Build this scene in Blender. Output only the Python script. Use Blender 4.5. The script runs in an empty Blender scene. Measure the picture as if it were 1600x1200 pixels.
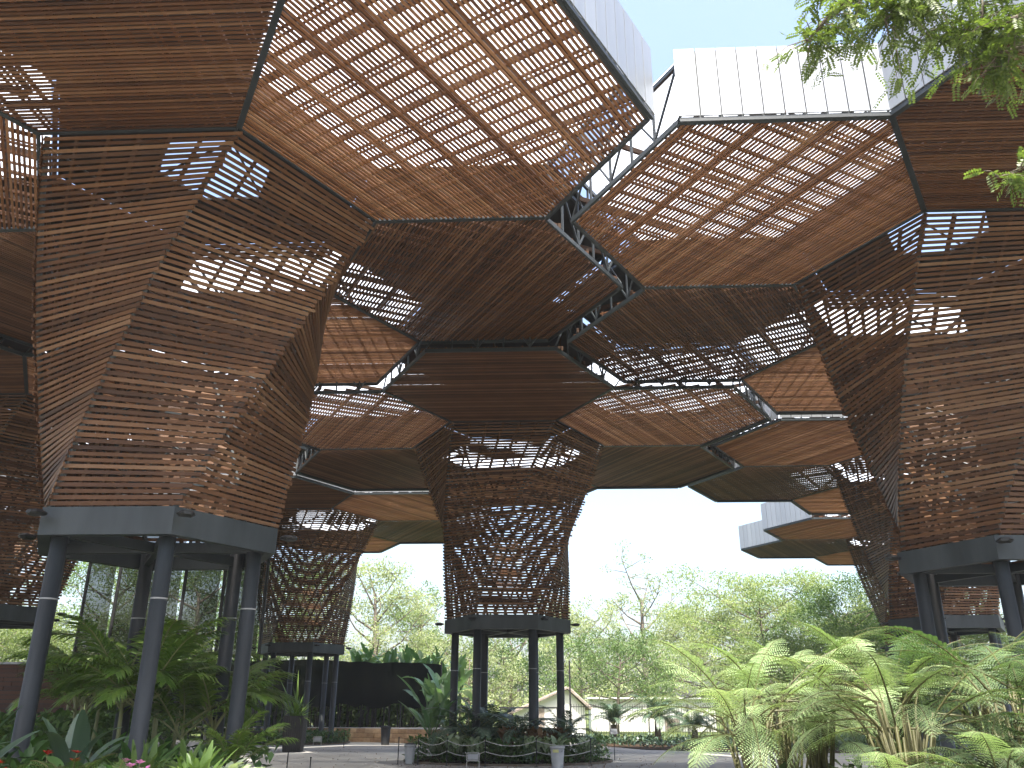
import bpy, math, random
import numpy as np
from mathutils import Matrix, Vector

random.seed(7); RNG = np.random.default_rng(7)
D = bpy.data; SC = bpy.context.scene; COL = SC.collection
R = math.radians

# ------------------------------------------------------------------ camera, light, exposure
CAMZ = 1.75; PITCH = 0.36717; FPX = 1321.0
cam = D.cameras.new('camera'); camo = D.objects.new('camera', cam); COL.objects.link(camo)
cam.sensor_width = 36; cam.lens = FPX / 1600 * 36; cam.clip_start = 0.05; cam.clip_end = 2000
camo.location = (0, 0, CAMZ); camo.rotation_euler = (math.pi / 2 + PITCH, 0, 0)
camo.rotation_euler = (Matrix.Rotation(math.pi / 2 + PITCH, 3, 'X') @ Matrix.Rotation(R(0.18), 3, 'Z')).to_euler()
SC.camera = camo
SUN_EL, SUN_AZ = R(68), R(178)            # azimuth clockwise from +Y: behind the camera, a little to the right
w = D.worlds.new('World'); SC.world = w; w.use_nodes = True
nt = w.node_tree; bg = nt.nodes['Background']
sky = nt.nodes.new('ShaderNodeTexSky'); sky.sky_type = 'NISHITA'; sky.sun_disc = False
sky.sun_elevation = SUN_EL; sky.sun_rotation = SUN_AZ; sky.dust_density = 4.5; sky.air_density = 1.0; sky.ozone_density = 1.0
nt.links.new(sky.outputs[0], bg.inputs[0]); bg.inputs[1].default_value = 0.15
sl = D.lights.new('sun', 'SUN'); sl.energy = 4.2; sl.angle = R(0.53); sl.color = (1, .95, .86)
so = D.objects.new('sun', sl); COL.objects.link(so)
sd = Vector((math.sin(SUN_AZ) * math.cos(SUN_EL), math.cos(SUN_AZ) * math.cos(SUN_EL), math.sin(SUN_EL)))
so.rotation_euler = sd.to_track_quat('Z', 'Y').to_euler(); so.location = (0, -20, 40)
SC.view_settings.view_transform = 'Standard'; SC.view_settings.look = 'None'
SC.view_settings.exposure = 1.8; SC.view_settings.gamma = 1; SC.view_settings.use_curve_mapping = False
SC.render.engine = 'CYCLES'
SC.cycles.max_bounces = 10; SC.cycles.diffuse_bounces = 6; SC.cycles.transmission_bounces = 6; SC.cycles.transparent_max_bounces = 16

# ------------------------------------------------------------------ helpers
def W(u, v, Y):
    """world point at depth Y (metres from the camera's foot) that was read off the photograph"""
    xc = (u - 800) / FPX; yc = -(v - 600) / FPX; c, s = math.cos(PITCH), math.sin(PITCH)
    k = Y / (c - s * yc)
    return np.array([xc * k, Y, CAMZ + (s + c * yc) * k])

def link(o, parent=None):
    COL.objects.link(o)
    if parent is not None: o.parent = parent
    return o
def tag(o, label=None, cat=None, group=None, kind=None):
    for k, v in (('label', label), ('category', cat), ('group', group), ('kind', kind)):
        if v: o[k] = v
    return o
def empty(name, loc, label, cat, group=None, rz=0):
    o = D.objects.new(name, None); o.empty_display_size = .3; link(o)
    o.location = loc; o.rotation_euler = (0, 0, rz)
    return tag(o, label, cat, group)
def inst(name, mesh, parent=None, M=None):
    o = D.objects.new(name, mesh); link(o, parent)
    if M is not None: o.matrix_local = M
    return o
def nrm(v):
    v = np.asarray(v, float); return v / (np.linalg.norm(v) + 1e-12)

class MB:
    def __init__(s): s.V = []; s.F = []; s.n = 0
    def raw(s, V, F):
        V = np.asarray(V, float).reshape(-1, 3); s.V.append(V)
        n = s.n; s.F.extend([tuple(i + n for i in f) for f in F]); s.n += len(V); return s
    def box(s, c, a, b, d):          # centre and three half vectors
        c, a, b, d = (np.asarray(q, float) for q in (c, a, b, d))
        V = [c - a - b - d, c + a - b - d, c + a + b - d, c - a + b - d, c - a - b + d, c + a - b + d, c + a + b + d, c - a + b + d]
        return s.raw(V, [(0, 3, 2, 1), (4, 5, 6, 7), (0, 1, 5, 4), (1, 2, 6, 5), (2, 3, 7, 6), (3, 0, 4, 7)])
    def bx(s, x, y, z, hx, hy, hz): return s.box((x, y, z), (hx, 0, 0), (0, hy, 0), (0, 0, hz))
    def bar(s, p, q, wd, ht, up=(0, 0, 1)):   # rectangular bar from p to q
        p, q = np.asarray(p, float), np.asarray(q, float); d = q - p; L = np.linalg.norm(d); e = d / L
        sd_ = np.cross(np.asarray(up, float), e)
        if np.linalg.norm(sd_) < 1e-4: sd_ = np.cross((1, 0, 0), e)
        sd_ = nrm(sd_); u_ = np.cross(e, sd_)
        return s.box((p + q) / 2, d / 2, sd_ * wd / 2, u_ * ht / 2)
    def tube(s, pts, rad, n=8, cap=True):
        pts = np.asarray(pts, float); m = len(pts); rad = np.broadcast_to(rad, (m,))
        V = []; prev = None
        for i in range(m):
            t = nrm(pts[min(i + 1, m - 1)] - pts[max(i - 1, 0)])
            a = prev - t * np.dot(prev, t) if prev is not None else np.cross(t, (0.3, 0.9, 0.2) if abs(t[2]) > .8 else (0, 0, 1))
            a = nrm(a); prev = a; b = np.cross(t, a)
            for k in range(n):
                an = 2 * math.pi * k / n; V.append(pts[i] + rad[i] * (a * math.cos(an) + b * math.sin(an)))
        F = [(i * n + k, i * n + (k + 1) % n, (i + 1) * n + (k + 1) % n, (i + 1) * n + k) for i in range(m - 1) for k in range(n)]
        if cap: F += [tuple(range(n))[::-1], tuple((m - 1) * n + k for k in range(n))]
        return s.raw(V, F)
    def lathe(s, prof, n=16, c=(0, 0, 0)):    # (r,z) profile
        V = [(c[0] + r * math.cos(2 * math.pi * k / n), c[1] + r * math.sin(2 * math.pi * k / n), c[2] + z) for r, z in prof for k in range(n)]
        m = len(prof)
        F = [(i * n + k, i * n + (k + 1) % n, (i + 1) * n + (k + 1) % n, (i + 1) * n + k) for i in range(m - 1) for k in range(n)]
        F += [tuple(range(n))[::-1], tuple((m - 1) * n + k for k in range(n))]
        return s.raw(V, F)
    def prism(s, poly, z0, z1):
        n = len(poly); V = [(p[0], p[1], z0) for p in poly] + [(p[0], p[1], z1) for p in poly]
        F = [tuple(range(n))[::-1], tuple(range(n, 2 * n))] + [(k, (k + 1) % n, n + (k + 1) % n, n + k) for k in range(n)]
        return s.raw(V, F)
    def mesh(s, name, mat, smooth=False):
        me = D.meshes.new(name); V = np.concatenate(s.V) if s.V else np.zeros((0, 3))
        me.from_pydata(V.tolist(), [], s.F)
        if smooth: me.polygons.foreach_set('use_smooth', [True] * len(me.polygons))
        if mat: me.materials.append(mat)
        me.update(); return me
    def build(s, name, mat, parent=None, smooth=False):
        return inst(name, s.mesh(name, mat, smooth), parent)

def quads_mesh(name, Q, mat):                # Q: (n,4,3) separate quads, fast
    n = len(Q); me = D.meshes.new(name)
    me.vertices.add(n * 4); me.vertices.foreach_set('co', np.ascontiguousarray(Q, dtype=np.float32).ravel())
    me.loops.add(n * 4); me.loops.foreach_set('vertex_index', np.arange(n * 4, dtype=np.int32))
    me.polygons.add(n); me.polygons.foreach_set('loop_start', np.arange(0, n * 4, 4, dtype=np.int32))
    me.polygons.foreach_set('loop_total', np.full(n, 4, dtype=np.int32))
    me.materials.append(mat); me.update(); me.validate(); return me

# ------------------------------------------------------------------ materials
def newmat(name):
    m = D.materials.new(name); m.use_nodes = True; t = m.node_tree; t.nodes.clear()
    return m, t, t.nodes.new, t.links.new
def ramp(t, cols):
    r = t.nodes.new('ShaderNodeValToRGB'); e = r.color_ramp.elements
    for i, (p, c) in enumerate(cols):
        if i < 2: el = e[i]; el.position = p
        else: el = e.new(p)
        el.color = (*c, 1)
    return r
def surf(name, cols, scale=(3, 3, 3), rough=.7, bump=.2, metal=0, spec=.4, rnd=0, detail=5, bscale=None, coord='Object'):
    """noise through a colour ramp, optional per-piece variation and fine relief"""
    m, t, N, L = newmat(name); out = N('ShaderNodeOutputMaterial'); b = N('ShaderNodeBsdfPrincipled')
    L(b.outputs[0], out.inputs[0]); tc = N('ShaderNodeNewGeometry' if coord == 'World' else 'ShaderNodeTexCoord'); coord = 'Position' if coord == 'World' else coord; mp = N('ShaderNodeMapping'); mp.inputs['Scale'].default_value = scale
    L(tc.outputs[coord], mp.inputs[0]); n = N('ShaderNodeTexNoise'); n.inputs['Detail'].default_value = detail; n.inputs['Scale'].default_value = 1
    L(mp.outputs[0], n.inputs[0]); fac = n.outputs[0]
    if rnd:
        oi = N('ShaderNodeObjectInfo'); ge = N('ShaderNodeNewGeometry'); a = N('ShaderNodeMath'); a.operation = 'ADD'
        L(oi.outputs['Random'], a.inputs[0]); L(ge.outputs['Random Per Island'], a.inputs[1]); f = N('ShaderNodeMath'); f.operation = 'FRACT'; L(a.outputs[0], f.inputs[0])
        mm = N('ShaderNodeMath'); mm.operation = 'MULTIPLY_ADD'; mm.inputs[1].default_value = rnd; L(f.outputs[0], mm.inputs[0])
        q = N('ShaderNodeMath'); q.operation = 'MULTIPLY_ADD'; q.inputs[1].default_value = 1 - rnd; q.inputs[2].default_value = 0; L(fac, q.inputs[0]); L(q.outputs[0], mm.inputs[2]); fac = mm.outputs[0]
    r = ramp(t, cols); L(fac, r.inputs[0]); L(r.outputs[0], b.inputs['Base Color'])
    b.inputs['Roughness'].default_value = rough; b.inputs['Metallic'].default_value = metal; b.inputs['Specular IOR Level'].default_value = spec
    if bump:
        n2 = N('ShaderNodeTexNoise'); n2.inputs['Detail'].default_value = 4; mp2 = N('ShaderNodeMapping'); mp2.inputs['Scale'].default_value = bscale or tuple(x * 6 for x in scale)
        n2.inputs['Scale'].default_value = 1; L(tc.outputs[coord], mp2.inputs[0]); L(mp2.outputs[0], n2.inputs[0])
        bp = N('ShaderNodeBump'); bp.inputs['Strength'].default_value = bump; bp.inputs['Distance'].default_value = .02; L(n2.outputs[0], bp.inputs['Height']); L(bp.outputs[0], b.inputs['Normal'])
    return m
def leafmat(name, cols, trans=.35, rough=.5, gloss=.25):
    m, t, N, L = newmat(name); out = N('ShaderNodeOutputMaterial'); b = N('ShaderNodeBsdfPrincipled'); tr = N('ShaderNodeBsdfTranslucent'); mx = N('ShaderNodeMixShader')
    oi = N('ShaderNodeObjectInfo'); ge = N('ShaderNodeNewGeometry'); tc = N('ShaderNodeTexCoord'); n = N('ShaderNodeTexNoise'); n.inputs['Scale'].default_value = .7; n.inputs['Detail'].default_value = 3
    L(tc.outputs['Object'], n.inputs[0])
    s1 = N('ShaderNodeMath'); s1.operation = 'MULTIPLY_ADD'; s1.inputs[1].default_value = .45; L(ge.outputs['Random Per Island'], s1.inputs[0])
    s0 = N('ShaderNodeMath'); s0.operation = 'MULTIPLY_ADD'; s0.inputs[1].default_value = .3; L(oi.outputs['Random'], s0.inputs[0]); 
    s2 = N('ShaderNodeMath'); s2.operation = 'MULTIPLY'; s2.inputs[1].default_value = .35; L(n.outputs[0], s2.inputs[0]); L(s2.outputs[0], s0.inputs[2]); L(s0.outputs[0], s1.inputs[2])
    r = ramp(t, cols); L(s1.outputs[0], r.inputs[0]); L(r.outputs[0], b.inputs['Base Color'])
    hs = N('ShaderNodeMixRGB'); hs.blend_type = 'MULTIPLY'; hs.inputs[0].default_value = 1; hs.inputs[2].default_value = (1.05, 1.15, .55, 1); L(r.outputs[0], hs.inputs[1]); L(hs.outputs[0], tr.inputs[0])
    b.inputs['Roughness'].default_value = rough; b.inputs['Specular IOR Level'].default_value = gloss
    mx.inputs[0].default_value = trans; L(b.outputs[0], mx.inputs[1]); L(tr.outputs[0], mx.inputs[2]); L(mx.outputs[0], out.inputs[0])
    return m
M = {}
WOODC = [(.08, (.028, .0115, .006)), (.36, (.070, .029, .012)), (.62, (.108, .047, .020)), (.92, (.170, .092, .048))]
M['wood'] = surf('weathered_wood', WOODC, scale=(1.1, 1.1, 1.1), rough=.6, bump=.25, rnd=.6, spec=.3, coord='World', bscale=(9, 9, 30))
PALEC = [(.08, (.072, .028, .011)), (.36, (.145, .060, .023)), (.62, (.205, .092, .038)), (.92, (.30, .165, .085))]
M['wood_pale'] = surf('pale_slat_wood', PALEC, scale=(1.1, 1.1, 1.1), rough=.65, bump=.25, rnd=.6, spec=.25, coord='World', bscale=(9, 9, 30))  # paler copy of the slat wood brightens the petals under clear sheets
TRUNKC = [(.08, (.030, .0125, .006)), (.34, (.072, .030, .0125)), (.6, (.112, .050, .0215)), (.92, (.185, .104, .056))]
M['wood_trunk'] = surf('trunk_slat_wood', TRUNKC, scale=(1.1, 1.1, 1.1), rough=.6, bump=.3, rnd=.65, spec=.3, coord='World', bscale=(9, 9, 30))
M['batten'] = surf('batten_wood', [(.2, (.045, .017, .006)), (.8, (.115, .045, .015))], scale=(2, 2, 2), rough=.65, bump=.2, rnd=.5, spec=.3)
M['joist'] = surf('joist_wood', [(.2, (.028, .015, .009)), (.8, (.070, .040, .024))], scale=(2, 2, 2), rough=.8, bump=.2, rnd=.5, spec=.2)
M['steel'] = surf('painted_dark_steel', [(.3, (.013, .018, .021)), (.75, (.026, .034, .039))], scale=(2, 2, 2), rough=.5, bump=.05, spec=.5)
M['ring'] = surf('grey_steel_ring', [(.25, (.016, .021, .024)), (.5, (.029, .036, .041)), (.8, (.047, .055, .061))], scale=(2.2, 2.2, .5), rough=.55, bump=.08, spec=.4)
M['column'] = surf('grey_steel_column', [(.25, (.016, .020, .023)), (.5, (.029, .035, .040)), (.8, (.046, .053, .060))], scale=(3.5, 3.5, .6), rough=.5, bump=.12, spec=.5)
M['band'] = surf('pale_band', [(.3, (.18, .19, .19)), (.7, (.27, .27, .27))], rough=.4, bump=0)
M['fascia'] = surf('metal_fascia', [(.3, (.25, .265, .285)), (.7, (.33, .345, .36))], scale=(.8, .8, .5), rough=.38, bump=.03, metal=.35, spec=.5, rnd=.25)
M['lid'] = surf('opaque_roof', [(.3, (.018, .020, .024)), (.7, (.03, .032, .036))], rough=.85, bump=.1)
def sheetmat():
    m, t, N, L = newmat('clear_roof_sheet'); out = N('ShaderNodeOutputMaterial'); a = N('ShaderNodeBsdfTransparent'); b = N('ShaderNodeBsdfTranslucent'); mx = N('ShaderNodeMixShader')
    b.inputs[0].default_value = (.70, .72, .74, 1); a.inputs[0].default_value = (.9, .92, .95, 1); mx.inputs[0].default_value = .62
    d = N('ShaderNodeBsdfDiffuse'); d.inputs[0].default_value = (.5, .52, .55, 1); m2 = N('ShaderNodeMixShader'); m2.inputs[0].default_value = .12
    n = N('ShaderNodeTexNoise'); n.inputs['Scale'].default_value = .8; tc = N('ShaderNodeTexCoord'); L(tc.outputs['Object'], n.inputs[0]); mp = N('ShaderNodeMapRange'); mp.inputs[3].default_value = .42; mp.inputs[4].default_value = .62; L(n.outputs[0], mp.inputs[0]); L(mp.outputs[0], mx.inputs[0])
    L(a.outputs[0], mx.inputs[1]); L(b.outputs[0], mx.inputs[2]); L(mx.outputs[0], m2.inputs[1]); L(d.outputs[0], m2.inputs[2]); L(m2.outputs[0], out.inputs[0]); return m
M['sheet'] = sheetmat()
M['ground'] = surf('concrete_paving', [(.25, (.235, .222, .20)), (.5, (.31, .297, .272)), (.75, (.38, .364, .336))], scale=(.35, .35, .35), rough=.85, bump=.35, bscale=(14, 14, 14), spec=.2, detail=8)
M['lawn'] = surf('lawn_ground', [(.3, (.055, .075, .022)), (.7, (.11, .14, .045))], scale=(.5, .5, .5), rough=.95, bump=.5, bscale=(9, 9, 9), spec=.1)
M['soil'] = surf('soil', [(.3, (.030, .020, .013)), (.7, (.075, .050, .033))], scale=(2, 2, 2), rough=.95, bump=.8, bscale=(12, 12, 12), spec=.1)
M['stone'] = surf('sandstone', [(.2, (.22, .13, .075)), (.5, (.36, .23, .13)), (.85, (.48, .34, .21))], scale=(2.5, 2.5, 2.5), rough=.85, bump=.6, rnd=.4, bscale=(11, 11, 11))
M['kerb'] = surf('worn_kerb', [(.3, (.07, .055, .042)), (.7, (.16, .13, .10))], scale=(3, 3, 3), rough=.9, bump=.5)
M['brick'] = surf('red_board', [(.2, (.045, .02, .013)), (.8, (.10, .046, .027))], scale=(1, 4, 4), rough=.8, bump=.3, rnd=.5)
M['black'] = surf('black_plastic', [(.3, (.012, .012, .013)), (.7, (.028, .028, .03))], rough=.5, bump=.1)
M['planter'] = surf('black_timber', [(.3, (.014, .012, .012)), (.7, (.04, .036, .035))], scale=(12, 12, 1), rough=.6, bump=.3)
M['bin'] = surf('grey_bin_plastic', [(.3, (.30, .31, .32)), (.7, (.40, .41, .42))], rough=.45, bump=.05)
M['rope'] = surf('rope_fibre', [(.3, (.35, .34, .32)), (.7, (.5, .49, .47))], rough=.9, bump=.3)
M['white'] = surf('white_render', [(.3, (.74, .74, .72)), (.7, (.82, .82, .80))], scale=(1, 1, 1), rough=.85, bump=.15)
M['tile'] = surf('clay_tile', [(.3, (.20, .165, .14)), (.7, (.34, .29, .25))], scale=(4, 4, 4), rough=.85, bump=.4)
M['net'] = None
def netmat(name, col, op):
    m, t, N, L = newmat(name); out = N('ShaderNodeOutputMaterial'); a = N('ShaderNodeBsdfTransparent'); b = N('ShaderNodeBsdfDiffuse'); mx = N('ShaderNodeMixShader')
    b.inputs[0].default_value = (*col, 1); tc = N('ShaderNodeTexCoord'); n = N('ShaderNodeTexNoise'); n.inputs['Scale'].default_value = .6; n.inputs['Detail'].default_value = 6; L(tc.outputs['Object'], n.inputs[0])
    mp = N('ShaderNodeMapRange'); mp.inputs[1].default_value = .3; mp.inputs[2].default_value = .7; mp.inputs[3].default_value = op - .08; mp.inputs[4].default_value = min(1, op + .06); L(n.outputs[0], mp.inputs[0]); L(mp.outputs[0], mx.inputs[0])
    L(a.outputs[0], mx.inputs[1]); L(b.outputs[0], mx.inputs[2]); L(mx.outputs[0], out.inputs[0]); return m
M['net'] = netmat('black_shade_net', (.008, .010, .010), 1.05)
M['screen'] = netmat('thin_shade_net', (.020, .022, .017), .84)
M['bark'] = surf('bark', [(.25, (.07, .055, .042)), (.75, (.20, .165, .13))], scale=(3, 3, .8), rough=.9, bump=.7, bscale=(14, 14, 3))
M['fernstem'] = surf('fern_stalk', [(.2, (.04, .042, .014)), (.8, (.10, .092, .03))], scale=(3, 3, 3), rough=.6, bump=.2)
M['palmstem'] = surf('palm_cane', [(.2, (.12, .13, .05)), (.8, (.26, .26, .12))], scale=(2, 2, 5), rough=.6, bump=.2)
G = lambda *c: [(.1, c[0]), (.5, c[1]), (.95, c[2])]
M['treeleaf'] = leafmat('tree_leaf', G((.08, .13, .042), (.18, .24, .09), (.35, .39, .19)), .45, .55)
M['treeleaf2'] = leafmat('tree_leaf_dark', G((.04, .085, .026), (.09, .155, .05), (.19, .26, .09)), .35, .5)
M['treeleaf3'] = leafmat('tree_leaf_pale', G((.15, .185, .095), (.275, .32, .175), (.45, .47, .30)), .45, .6)
M['overleaf'] = leafmat('overhanging_leaf', G((.05, .085, .02), (.12, .17, .04), (.24, .29, .085)), .4, .4, .5)
M['fern'] = leafmat('sunlit_fern_leaf', G((.12, .18, .08), (.22, .31, .14), (.40, .48, .26)), .28, .45, .35)  # tree fern leaf with the sunlight put into its pale colour
M['fern2'] = leafmat('shaded_fern_leaf', G((.045, .085, .038), (.08, .135, .055), (.135, .20, .08)), .3, .45, .35)  # the same fern leaf, shade put into its darker colour
M['palm'] = leafmat('palm_leaf', G((.05, .11, .018), (.10, .18, .03), (.19, .27, .05)), .35, .35, .5)
M['broad'] = leafmat('broad_leaf', G((.03, .085, .028), (.065, .14, .04), (.12, .20, .06)), .3, .35, .5)
M['blue'] = leafmat('blue_green_leaf', G((.035, .075, .045), (.07, .12, .075), (.12, .17, .11)), .2, .4, .5)
M['lime'] = leafmat('lime_leaf', G((.035, .075, .018), (.065, .12, .028), (.115, .18, .045)), .35, .45, .35)
M['varieg'] = leafmat('variegated_leaf', G((.10, .16, .07), (.25, .32, .20), (.45, .5, .38)), .25, .5)
M['rust'] = leafmat('rusty_leaf', G((.09, .05, .03), (.14, .08, .045), (.20, .13, .06)), .25, .6)
M['banana'] = leafmat('banana_leaf', G((.04, .11, .045), (.08, .17, .07), (.15, .24, .10)), .35, .35, .5)
M['red'] = leafmat('red_petal', G((.22, .012, .008), (.32, .02, .012), (.42, .04, .02)), .25)
M['pink'] = leafmat('pink_petal', G((.45, .10, .35), (.6, .2, .5), (.7, .35, .6)), .25)

# ------------------------------------------------------------------ ground
def patch(name, poly, z, mat, kind='structure'):
    mb = MB(); mb.raw([(x, y, z) for x, y in poly], [tuple(range(len(poly)))]); o = mb.build(name, mat); return tag(o, kind=kind)
def circle(cx, cy, rx, ry, n=40, wob=.06, seed=0):
    r = random.Random(seed); ph = [r.uniform(0, 6.28) for _ in range(3)]
    out = []
    for k in range(n):
        a = 2 * math.pi * k / n; q = 1 + wob * (math.sin(2 * a + ph[0]) + .6 * math.sin(3 * a + ph[1]) + .4 * math.sin(5 * a + ph[2]))
        out.append((cx + rx * q * math.cos(a), cy + ry * q * math.sin(a)))
    return out
patch('lawn', [(-900, -300), (900, -300), (900, 1200), (-900, 1200)], -.02, M['lawn'])
patch('paved_ground', [(-60, -40), (60, -40), (60, 40.2), (26, 40.6), (14, 40.1), (9, 41), (6.2, 43), (4.2, 48), (3, 54), (-60, 54)], 0, M['ground'])

# ------------------------------------------------------------------ the timber flower towers
S = 4.0; YAW = R(-2.8); H3 = math.sqrt(3)
TOWERS = {  # x, y, roof height, ring height (in hexagon sides, measured from the camera)
    'A': (-1.798, 4.303, 2.646, .855), 'B': (2.876, 4.959, 2.638, .868), 'C': (-.037, 8.497, 2.557, .811), 'D': (-2.952, 12.455, 2.593, .838),
    'E': (4.696, 9.447, 2.651, .917), 'F': (-4.711, 7.841, 2.57, .83), 'G': (6.496, 13.893, 2.632, .958), 'H': (-7.63, 11.8, 2.59, .83), 'I': (-6.47, 3.64, 2.64, .85)}  # tower I stands out of frame, added to shade the left side
LAB = {'A': 'nearest timber lattice tower, its sunlit slats twisting down to a grey ring over the palms',
       'B': 'timber lattice tower standing behind the tree ferns with a broad pale fascia facing us',
       'C': 'timber lattice tower over the roped planting bed in the middle, slender and see-through',
       'D': 'far timber lattice tower behind the black planter and its spiky plant',
       'E': 'timber lattice tower glimpsed between the columns behind the tree ferns',
       'F': 'dark timber lattice tower partly hidden behind the near twisted one, by the red board wall',
       'G': 'farthest timber lattice tower whose petals with grey fascia stick out above the trees',
       'I': 'timber lattice tower beside the near one, outside the left edge',
       'H': 'remote timber lattice tower hardly seen through the near tower and the netting'}
ca, sa = math.cos(YAW), math.sin(YAW)
def towld(k, x, y): X, Y = TOWERS[k][0] * S, TOWERS[k][1] * S; return (X + ca * x - sa * y, Y + sa * x + ca * y)
CENTRES = []
for k in TOWERS:
    CENTRES.append(towld(k, 0, 0)); 
    for th in range(30, 360, 60): CENTRES.append(towld(k, H3 * S * math.cos(R(th)), H3 * S * math.sin(R(th))))
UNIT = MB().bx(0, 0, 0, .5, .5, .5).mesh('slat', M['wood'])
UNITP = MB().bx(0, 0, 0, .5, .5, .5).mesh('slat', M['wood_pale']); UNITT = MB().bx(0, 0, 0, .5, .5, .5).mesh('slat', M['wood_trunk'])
UNITF = MB().bx(0, 0, 0, .5, .5, .5).mesh('fascia_panel', M['fascia'])
TW = R(-60); RB = .595
def corner(k, t, zt, zb, rt=S * .985, rb=S * RB):
    a0 = R(60 * k); a1 = a0 + TW
    p = np.array([rt * math.cos(a0), rt * math.sin(a0)]) * (1 - t) + np.array([rb * math.cos(a1), rb * math.sin(a1)]) * t
    r = rt * (1 - t) + rb * t; a = a0 + TW * t; q = np.array([r * math.cos(a), r * math.sin(a)])
    m = p * .6 + q * .4
    return np.array([m[0], m[1], zt + (zb - zt) * t])
def mat3(c, a, b, d):
    m = Matrix.Identity(4)
    for i in range(3): m[i][0] = a[i]; m[i][1] = b[i]; m[i][2] = d[i]; m[i][3] = c[i]
    return m
def tower(key, detail_petals, per_face):
    X, Y, zr_, zg_ = TOWERS[key]; X *= S; Y *= S; Z0 = CAMZ + zr_ * S; ZB = CAMZ + zg_ * S
    rng = random.Random('t' + key)
    root = empty('lattice_tower', (X, Y, 0), LAB[key], 'timber tower', 'timber lattice towers with hexagonal petals', YAW)
    camv = np.array([(-X) * ca + (-Y) * sa, -(-X) * sa + (-Y) * ca])          # camera in tower coordinates
    # --- trunk lattice
    fr = MB(); st = MB()
    for k in range(6):
        pts = [corner(k, t, Z0 + .05, ZB - .05, S * .985 - .09, S * RB - .07) for t in np.linspace(0, 1, 7)]
        st.tube(pts, .055, 6)
        for f in (.17, .34, .5, .66, .83):
            pts = [corner(k, t, Z0, ZB, S * .985 - .05, S * RB - .05) * (1 - f) + corner(k + 1, t, Z0, ZB, S * .985 - .05, S * RB - .05) * f for t in np.linspace(0, 1, 9)]
            fl = rng.uniform(-.02, .02)
            for a, b in zip(pts[:-1], pts[1:]): fr.bar(a, b, .085 + fl, .045, up=(a[0], a[1], 0))
        for (t0, t1) in ((.02, .30), (.30, .55), (.55, .8)):                    # steel cross ties inside, following the twist
            def onface(t, f): return corner(k, t, Z0, ZB, S * .985 - .17, S * RB - .17) * (1 - f) + corner(k + 1, t, Z0, ZB, S * .985 - .17, S * RB - .17) * f
            st.tube([onface(t0 + (t1 - t0) * q, q) for q in np.linspace(0, 1, 6)], .026, 5); st.tube([onface(t0 + (t1 - t0) * q, 1 - q) for q in np.linspace(0, 1, 6)], .026, 5)
            st.tube([onface(t1, 0), onface(t1, 1)], .04, 5)
    trunk = fr.build('trunk_frame', M['joist'], root); st.build('tie', M['steel'], trunk)
    NS = 64; EYE = 1.35 if key in 'AB' else .85; back = MB()
    for k in range(6):
        mid = (corner(k, .45, Z0, ZB) + corner(k + 1, .45, Z0, ZB)) / 2
        nv = mid[:2] / np.linalg.norm(mid[:2])
        facing = np.dot(camv - mid[:2], nv) > 0
        for i in range(NS):
            t = (i + .5) / NS; p = corner(k, t, Z0, ZB); q = corner(k + 1, t, Z0, ZB)
            e = nrm(q - p); L = np.linalg.norm(q - p)
            tng = (corner(k, t - .01, Z0, ZB) + corner(k + 1, t - .01, Z0, ZB) - corner(k, t + .01, Z0, ZB) - corner(k + 1, t + .01, Z0, ZB)); tng -= e * np.dot(tng, e); up = nrm(tng)
            n_ = np.cross(e, up)
            x0 = .012 + rng.random() * .02; x1 = L + .02 + rng.random() * .12
            dz = rng.uniform(-.006, .006); tilt = rng.uniform(-.0025, .0025)
            up2 = nrm(up + n_ * rng.uniform(-.12, .12)); n2 = np.cross(e, up2)
            e2 = nrm(e + up * tilt); c = p + e * (x0 + x1) / 2 + up * dz
            hh = (.072 if key in 'AB' else .064) + rng.uniform(-.006, .006); th = .026
            if per_face and facing: 
                o = inst('trunk_slat', UNITT, trunk, mat3(c, e2 * (x1 - x0), n2 * th, up2 * hh))
            else: back.box(c, e2 * (x1 - x0) / 2, n2 * th / 2, up2 * hh / 2)
    if back.n: tag(back.build('trunk_slat', M['wood_trunk'], trunk), kind='stuff')
    # roof over the trunk mouth: a dark ring with an open eye in the middle
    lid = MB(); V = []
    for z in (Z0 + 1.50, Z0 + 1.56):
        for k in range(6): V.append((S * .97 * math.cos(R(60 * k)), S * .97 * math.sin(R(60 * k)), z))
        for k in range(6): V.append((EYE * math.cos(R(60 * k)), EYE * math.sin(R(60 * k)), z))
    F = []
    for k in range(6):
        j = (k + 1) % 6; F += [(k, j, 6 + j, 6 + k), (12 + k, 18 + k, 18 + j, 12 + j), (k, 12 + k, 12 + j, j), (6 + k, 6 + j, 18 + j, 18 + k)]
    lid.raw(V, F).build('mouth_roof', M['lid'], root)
    sk = MB(); drop = {'A': .55, 'B': .7}.get(key, 1.05)  # slat skirt added to dim the bright gap under the mouth roof
    for k in range(6):
        a_, b_ = np.array(V[k]) * np.array([1.012, 1.012, 1]), np.array(V[(k + 1) % 6]) * np.array([1.012, 1.012, 1])
        for q in range(int(drop / .125)):
            sk.bar(a_ - np.array([0, 0, .05 + q * .125]), b_ - np.array([0, 0, .05 + q * .125]), .03, .10)
    tag(sk.build('mouth_shade_skirt', M['wood'], root), kind='stuff')
    # --- ring beam, columns
    rg = MB()
    def hexp(r, z): return [(r * math.cos(R(60 * k)), r * math.sin(R(60 * k)), z) for k in range(6)]
    ro, ri, zt, zb = S * RB + .07, S * RB - .16, ZB - .015, ZB - .52
    V = hexp(ro, zt) + hexp(ro, zb) + hexp(ri, zb) + hexp(ri, zt)
    F = []
    for k in range(6):
        j = (k + 1) % 6
        for a in range(4):
            b = (a + 1) % 4; F.append((a * 6 + k, b * 6 + k, b * 6 + j, a * 6 + j))
    rg.raw(V, F); ring = rg.build('ring_beam', M['ring'], root)
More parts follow.
